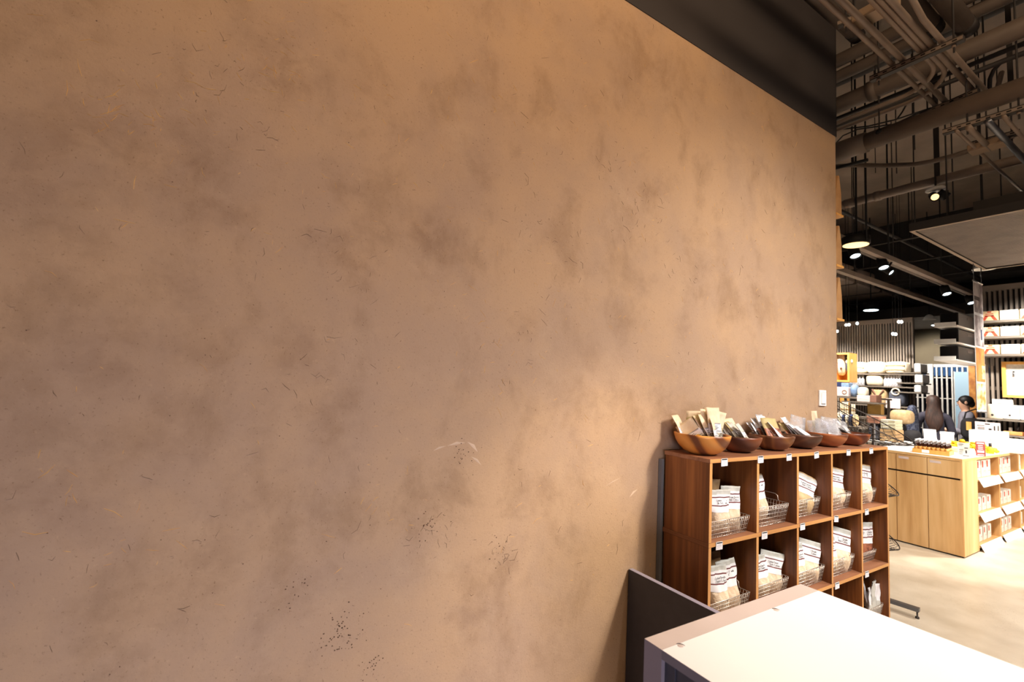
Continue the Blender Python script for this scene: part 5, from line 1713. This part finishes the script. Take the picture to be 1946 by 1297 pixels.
for k, (a, c, mt, w) in enumerate(((1597, 1603, 'navy_cloth', 'navy'), (1604, 1610, 'cream_cloth', 'cream'), (1611, 1617, 'navy_cloth', 'dark blue'), (1618, 1625, 'beige_cloth', 'tan'))):
    cushion('cloth_bundle', f'{w} cloth bundle in the row behind the tilted wire basket', 'cloth', a, 788, c, 807, 7.8, .15, mt, zJ, .7)
cushion('white_bundle', 'white crumpled cloth by the plaster wall end', 'cloth', 1588, 782, 1596, 807, 7.75, .15, 'cream_cloth', zJ, .8)

# --- goods on the right screen
XR = 8.98
zs = []
for k, (pa, pb) in enumerate(((590, 608), (621, 638.5), (655, 672.5))):
    y, z = yz(1900, pb + .5, XR)
    t = thing('wall_shelf', f'grey steel shelf of white and red packages on the right screen, {ORD[k]} from the top', 'shelf', (XR, -1.6, z), group='shelves on the right screen')
    MB().box((0, 0, -.03), (.30, 2.0, 0), 'shelf_steel').build('board', t)
    MB().box((.285, 1.9, -.15), (.30, 1.93, -.0301), 'shelf_steel').build('bracket', t)
    h = yz(1900, pa, XR)[1] - z
    for q in range(9):
        y1 = .36 - q * .19
        wd = .175
        lb = f"{'tan package with a red figure' if q % 2 == 0 else 'plain white package'}, {ORD[q]} on the {['top', 'middle', 'lowest'][k]} right-screen shelf"
        c = thing('gift_package', lb, 'package', (XR + .012, y1 - wd, z + .0005), group='packages on the right screen')
        MB().bevel_box((0, 0, 0), (.18, wd, h), 'white_plastic' if q % 2 else 'tan_pack', .004).build('box', c)
        if q % 2 == 0:
            b = MB()
            ym = wd * .5
            for s in (-1, 1):
                vs = [(-.002, ym + s * .008, h * .52), (-.002, ym + s * .040, h * .52), (-.002, ym + s * .080, h * .03), (-.002, ym + s * .042, h * .03)]
                vs += [(.0, p[1], p[2]) for p in vs]
                b.add(vs, [(0, 1, 2, 3), (0, 4, 5, 1), (1, 5, 6, 2), (2, 6, 7, 3), (3, 7, 4, 0)], 'red_print')
            b.box((-.002, ym - .045, h * .44), (0, ym + .045, h * .55), 'red_print').box((-.002, ym - .04, h * .64), (0, ym + .04, h * .72), 'red_print').box((-.002, ym - .02, h * .82), (0, ym + .02, h * .95), 'red_print')
            b.build('print', c, kind='stuff')
fy1, fz0 = yz(1901, 755, XR + .1)
fy1b, fz1 = yz(1901, 687, XR + .1)
fr = thing('framed_board', 'white board in a pale wood frame on the right slatted screen', 'framed board', (XR + .2, fy1, fz0))
fw, fh = 1.4, fz1 - fz0
for a, b in (((0, -fw, 0), (.07, 0, .035)), ((0, -fw, fh - .035), (.07, 0, fh)), ((0, -.04, .035), (.07, 0, fh - .035)), ((0, -fw, .035), (.07, -fw + .04, fh - .035))):
    MB().box(a, b, 'pine').build('frame_bar', fr)
MB().box((.04, -fw + .04, .035), (.055, -.04, fh - .035), 'white_plastic').build('board', fr)
MB().box((.032, -fw + .04, fh - .13), (.04, -.04, fh - .035), 'grey_paper').build('header_strip', fr)
for y in (-.11, -.42, -.73):
    MB().tube([(.035, y, fh - .13), (.02, y, fh - .17), (.03, y, fh - .20)], .010, 'grey_steel', 6).build('hook', fr)
z = shelf_at('long grey shelf with white devices on the right screen', XR - .05, 1856, 2050, 794, .34)
y0, z1 = yz(1878, 768, XR)
t = thing('diffuser', 'white round device with a beige front on the long shelf', 'device', (XR + .1, yz(1889, 780, XR)[0], z + .0005))
MB().lathe([(0, 0), (.085, 0), (.09, .01), (.085, z1 - z - .02), (.075, z1 - z), (0, z1 - z)], 'cream_cloth', 28).build('body', t)
MB().lathe([(0, 0), (.014, 0), (.014, .006), (0, .006)], 'ink', 12, X=Matrix.Translation((-.085, 0.02, .05)) @ Matrix.Rotation(-PI / 2, 4, 'Y')).build('button', t)
yb = yz(1876, 770, XR)[0]
t = thing('white_carton', 'tall white carton behind the round device on the long shelf', 'carton', (XR + .21, yb - .2, z + .0005))
MB().bevel_box((0, 0, 0), (.07, .2, yz(1876, 758, XR)[1] - z), 'white_plastic', .004).build('box', t)
MB().box((-.001, .04, .2), (.0, .16, .22), 'grey_paper').build('print', t)
for k in range(4):
    yy = yz(1901, 780, XR)[0] - .17 * (k + 1)
    t = thing('white_device', f'boxy white device with dark dot on the long shelf, {ORD[k]} right of the round one', 'device', (XR + .04, yy, z + .0005), group='white devices on the long shelf')
    h = yz(1915, 770, XR)[1] - z
    MB().bevel_box((0, 0, 0), (.16, .165, h), 'white_plastic', .012).build('body', t)
    MB().lathe([(0, 0), (.011, 0), (.011, .004), (0, .004)], 'ink', 12, X=Matrix.Translation((-.001, .09, h * .3)) @ Matrix.Rotation(-PI / 2, 4, 'Y')).build('button', t)
z2 = shelf_at('lowest grey shelf on the right screen', XR - .02, 1856, 2050, 822, .30)
y0, y1, za, zb = item(1853, 803, 1901, 821, XR - .03, .02)
t = thing('sign_board', 'wide pale sign board with small printing below the long shelf', 'sign', (XR - .03, y0, z2 + .0005))
MB().box((0, 0, 0), (.01, y1 - y0, zb - z2), 'pink_card').build('board', t)
b = MB()
w, h = y1 - y0, zb - z2
for a, c, zz, th in ((.40, .60, .82, .05), (.62, .92, .66, .03), (.62, .90, .48, .03), (.62, .9, .36, .03), (.62, .86, .24, .03), (.34, .46, .28, .16), (.2, .25, .45, .24), (.06, .1, .45, .3)):
    b.box((-.002, w * a, h * (zz - th)), (0, w * c, h * (zz + th)), 'ink')
b.build('print', t)
for k in range(4):
    yy = yz(1903, 815, XR)[0] - .19 * (k + 1)
    t = thing('tan_tray', f"tan sample tray on the lowest shelf of the right screen, {ORD[k]} right of the sign", 'tray', (XR + .02, yy, z2 + .0005), group='tan sample trays')
    MB().bevel_box((0, 0, 0), (.18, .18, .05), 'orange_print', .004).build('tray', t)
    MB().lathe([(0, .05), (.018, .05), (.018, .11), (.008, .12), (0, .12)], 'ink', 10, (.06, .05, 0)).lathe([(0, .05), (.018, .05), (.018, .1), (0, .1)], 'white_plastic', 10, (.06, .12, 0)).build('sample', t)
# shelves of black bins seen end-on behind the banner
for k, (pz, lb) in enumerate(((618, 'top'), (650, 'middle'), (683, 'lowest'))):
    p = at(1813, pz, 'y', .42)
    t = thing('end_shelf', f'white-edged shelf with a black bin behind the banner, {lb} of three', 'shelf', (p.x, .42, p.z), group='end-on shelves behind the banner')
    MB().box((0, -.03, -.018), (9.2795 - p.x, .2, 0), 'lamp_white').build('board', t)
    MB().box((-.012, -.02, -.018), (-.0005, .2, .04), 'white_plastic').build('lip', t)
    b = thing('black_bin', f'black bin on the {lb} end-on shelf behind the banner', 'bin', (p.x + .15, .415, p.z + .0005), group='black bins behind the banner')
    MB().bevel_box((0, 0, 0), (.9, .19, .19), 'lamp_black', .01).build('body', b)
    MB().box((.35, -.003, .12), (.55, -.0002, .15), 'screen_back').build('grip', b)

# ================================================================== FAR GRILLE AND PASSAGE
gr = thing('roller_grille', 'white barred grille closing the far passage', 'grille', (gx - .02, .9, 0))
GH = 2.43
MB().box((0, 0, GH - .07), (.05, 3.3, GH), 'grille_white').build('top_rail', gr)
for z in (.08, .9, 1.62, 2.1):
    MB().box((.012, 0, z), (.028, 3.3, z + .02), 'grille_white').build('cross_bar', gr)
me = None
for i in range(37):
    y = i * .0908
    if me is None:
        o = MB().box((0, 0, 0), (.04, .03, GH - .0705), 'grille_white').build('bar', gr)
        me = o.data
    else:
        o = bpy.data.objects.new('bar', me)
        COL.objects.link(o)
        o.parent = gr
    o.location = (0, y, 0)
MB().box((-.05, 1.52, 0), (-.0005, 1.62, GH), 'grille_white').build('post', gr)
MB().box((16.5, .5, 0), (16.7, 4.5, 3), 'navy_dark').build('wall_passage', kind='structure')
MB().box((16.44, .5, 2.25), (16.49, 4.5, 2.62), 'blue_band').build('window_1', kind='structure')
pn_ = thing('pale_blue_panel', 'pale blue backlit panel behind the far grille', 'panel', (gx - .08, 1.80, .9))
MB().box((0, 0, .0), (.02, .235, 1.35), 'blue_window').build('pane', pn_)
MB().box((.0, -.015, -.9), (.02, -.0005, 1.36), 'grille_white').box((.0, .2355, -.9), (.02, .25, 1.36), 'grille_white').build('frame_bar', pn_)
wp = thing('wood_post', 'tan wooden post right of the pale blue panel', 'post', (gx - .2, 1.66, 0))
MB().box((0, 0, 0), (.1, .11, 2.43), 'photo_wood').build('post', wp)
MB().box((-.02, -.02, 0), (.12, .13, .05), 'photo_wood').build('foot', wp)

# ================================================================== PEOPLE
def person(name, label, loc_, rz, H, arms, top, hair, face=True):
    s = H / 1.68
    V, E, Rr = [], [], []
    def v(p, r, par=None):
        V.append(Vector(p) * s)
        Rr.append((r * s if not isinstance(r, tuple) else tuple(q * s for q in r)))
        if par is not None:
            E.append((par, len(V) - 1))
        return len(V) - 1
    pel = v((0, 0, .93), (.135, .10))
    sp = v((0, 0, 1.08), (.115, .085), pel)
    ch = v((0, 0, 1.24), (.135, .095), sp)
    nb = v((0, .005, 1.385), (.095, .07), ch)
    nk = v((0, -.005, 1.45), (.047, .05), nb)
    hb = v((0, -.02, 1.515), (.062, .075), nk)
    hm = v((0, -.018, 1.585), (.073, .092), hb)
    v((0, -.01, 1.655), (.055, .066), hm)
    no = v((0, -.112, 1.565), .012, hm)
    for sd in (-1, 1):
        sh, el, wr = arms[sd]
        a = v((sd * .165, .005, 1.35), (.055, .055), nb)
        b = v(el, .040, a)
        c = v(wr, .028, b)
        d = (Vector(wr) - Vector(el)).normalized()
        side = d.cross(Vector((0, 0, 1)))
        side = side.normalized() if side.length > .1 else Vector((0, 1, 0))
        pm = v(Vector(wr) + d * .06, (.036, .018), c)
        for q, (o, ln) in enumerate(((-.026, .062), (-.009, .075), (.009, .070), (.026, .052))):
            k = v(Vector(wr) + d * .095 + side * o, .0095, pm)
            k2 = v(Vector(wr) + d * (.095 + ln * .5) + side * o + Vector((0, 0, -.008)), .0085, k)
            v(Vector(wr) + d * (.095 + ln * .9) + side * o + Vector((0, 0, -.026)), .007, k2)
        k = v(Vector(wr) + d * .045 - side * .035 * sd, .011, pm)
        v(Vector(wr) + d * .085 - side * .052 * sd, .009, k)
        h = v((sd * .09, 0, .86), (.085, .09), pel)
        kn = v((sd * .10, -.012, .48), .055, h)
        an = v((sd * .10, .02, .09), .038, kn)
        v((sd * .11, -.12, .035), (.042, .03), an)
    me = bpy.data.meshes.new('tmp')
    me.from_pydata([tuple(p) for p in V], E, [])
    o = bpy.data.objects.new('tmp', me)
    COL.objects.link(o)
    md = o.modifiers.new('skin', 'SKIN')
    md.use_smooth_shade = True
    for i, sv in enumerate(me.skin_vertices[0].data):
        r = Rr[i]
        sv.radius = r if isinstance(r, tuple) else (r, r)
        sv.use_root = i == 0
    ss = o.modifiers.new('sub', 'SUBSURF')
    ss.levels = ss.render_levels = 2
    dg = bpy.context.evaluated_depsgraph_get()
    ev = o.evaluated_get(dg)
    bm_ = bpy.data.meshes.new_from_object(ev)
    bpy.data.objects.remove(o)
    root = thing(name, label, 'person', loc_, (0, 0, rz))
    body = bpy.data.objects.new('body', bm_)
    bm_.name = 'body'
    bm_.materials.clear()
    bm_.materials.append(M['skin'])
    COL.objects.link(body)
    body.parent = root
    zmin = min(q.co.z for q in bm_.vertices)
    body.location.z = -zmin
    for p in bm_.polygons:
        p.use_smooth = True
    wrz = {sd: Vector(arms[sd][2]) * s for sd in (-1, 1)}
    def garment(nm, mat, test, off):
        b = bmesh.new()
        b.from_mesh(bm_)
        b.normal_update()
        mv = {q: q.co + q.normal * off for q in b.verts}
        kill = [f for f in b.faces if not test(f.calc_center_median())]
        bmesh.ops.delete(b, geom=kill, context='FACES')
        for q in b.verts:
            q.co = mv[q]
        m2 = bpy.data.meshes.new(nm)
        b.to_mesh(m2)
        b.free()
        m2.materials.clear()
        m2.materials.append(M[mat])
        for p in m2.polygons:
            p.use_smooth = True
        g = bpy.data.objects.new(nm, m2)
        COL.objects.link(g)
        g.parent = root
        g.location.z = -zmin
        return g
    nearw = lambda c: any((c - wrz[q]).length < .06 * s or (c - (wrz[q] + (wrz[q] - Vector(arms[q][1]) * s).normalized() * .1 * s)).length < .12 * s for q in wrz)
    garment('top', top, lambda c: .90 * s < c.z < 1.425 * s and not nearw(c), .014)
    garment('trousers', 'dark_trousers', lambda c: .075 * s < c.z < .96 * s and abs(c.x) < .2 * s and not nearw(c), .010)
    garment('shoes', 'shoe', lambda c: c.z < .085 * s, .008)
    hd = Vector((0, -.018, 1.585)) * s - Vector((0, 0, zmin))
    hb_ = MB()
    if hair == 'long':
        rings = ((.122, .010, .010, .0), (.112, .050, .055, .006), (.085, .078, .085, .012), (.04, .088, .098, .018), (-.01, .088, .092, .03), (-.07, .086, .070, .055),
                 (-.13, .100, .055, .075), (-.20, .112, .046, .095), (-.28, .112, .040, .108), (-.36, .095, .034, .110), (-.43, .065, .026, .108), (-.47, .03, .012, .106))
        n = 24
        vs = [(hd.x + rx * s * math.cos(2 * PI * q / n) * (1 + .04 * math.sin(5 * q + k)), hd.y + (yo + ry * math.sin(2 * PI * q / n)) * s, hd.z + z * s)
              for k, (z, rx, ry, yo) in enumerate(rings) for q in range(n)]
        m_ = len(rings)
        hb_.add(vs, [(k * n + q, (k + 1) * n + q, (k + 1) * n + (q + 1) % n, k * n + (q + 1) % n) for k in range(m_ - 1) for q in range(n)] +
                [tuple(range(n)), tuple((m_ - 1) * n + q for q in range(n - 1, -1, -1))], 'hair_brown', True)
    else:
        hb_.blob((hd.x, hd.y + .022, hd.z + .024), .083 * s, .098 * s, .092 * s, 'hair_black', 20, 14)
        hb_.blob((hd.x, hd.y + .085 * s, hd.z - .02), .055 * s, .045 * s, .06 * s, 'hair_black', 16, 10)
    hb_.build('hair', root)
    for sd in (-1, 1):
        MB().blob((hd.x + sd * .03 * s, hd.y - .086 * s, hd.z + .008 * s), .011 * s, .008 * s, .007 * s, 'ink', 10, 6).build('eye', root)
        MB().blob((hd.x + sd * .076 * s, hd.y + .01 * s, hd.z - .005 * s), .010 * s, .020 * s, .030 * s, 'skin', 10, 8).build('ear', root)
    MB().blob((hd.x, hd.y - .088 * s, hd.z - .055 * s), .022 * s, .008 * s, .006 * s, 'red_print', 10, 6).build('mouth', root)
    return root
ARM1 = {-1: (None, (-.23, -.02, 1.09), (-.19, -.20, .93)), 1: (None, (.235, -.02, 1.09), (.20, -.20, .93))}
p1 = at(1774, 785, 'x', 9.62)
person('person', 'person seen from behind with long brown hair and a dark navy top', (p1.x, p1.y, 0), math.atan2(p1.y - CAM.y, p1.x - CAM.x) + PI / 2 + .12, 1.63, ARM1, 'navy_top', 'long')
ARM2 = {-1: (None, (-.22, -.04, 1.10), (-.14, -.27, 1.10)), 1: (None, (.22, -.05, 1.10), (.14, -.30, 1.13))}
p2 = at(1836, 785, 'x', 10.3)
d2 = person('person', 'person in profile with black tied hair, grey shirt and a black bag, facing left', (p2.x, p2.y, 0), math.atan2(p2.y - CAM.y, p2.x - CAM.x) - PI + .15, 1.66, ARM2, 'grey_shirt', 'short')
bg = thing('black_shoulder_bag', 'black shoulder bag with a tan tag held at the side of the profile person', 'bag', (p2.x - .38, p2.y - .18, 1.0))
MB().blob((0, 0, .15), .10, .15, .17, 'black_cloth', 18, 12, .6).build('pouch', bg)
MB().tube([(0, -.12, .26), (.05, -.10, .40), (.10, .0, .46), (.05, .10, .40), (0, .12, .26)], .012, 'black_cloth', 6).build('strap', bg)
MB().box((-.112, .0, .13), (-.102, .06, .26), 'pine').build('tag', bg)
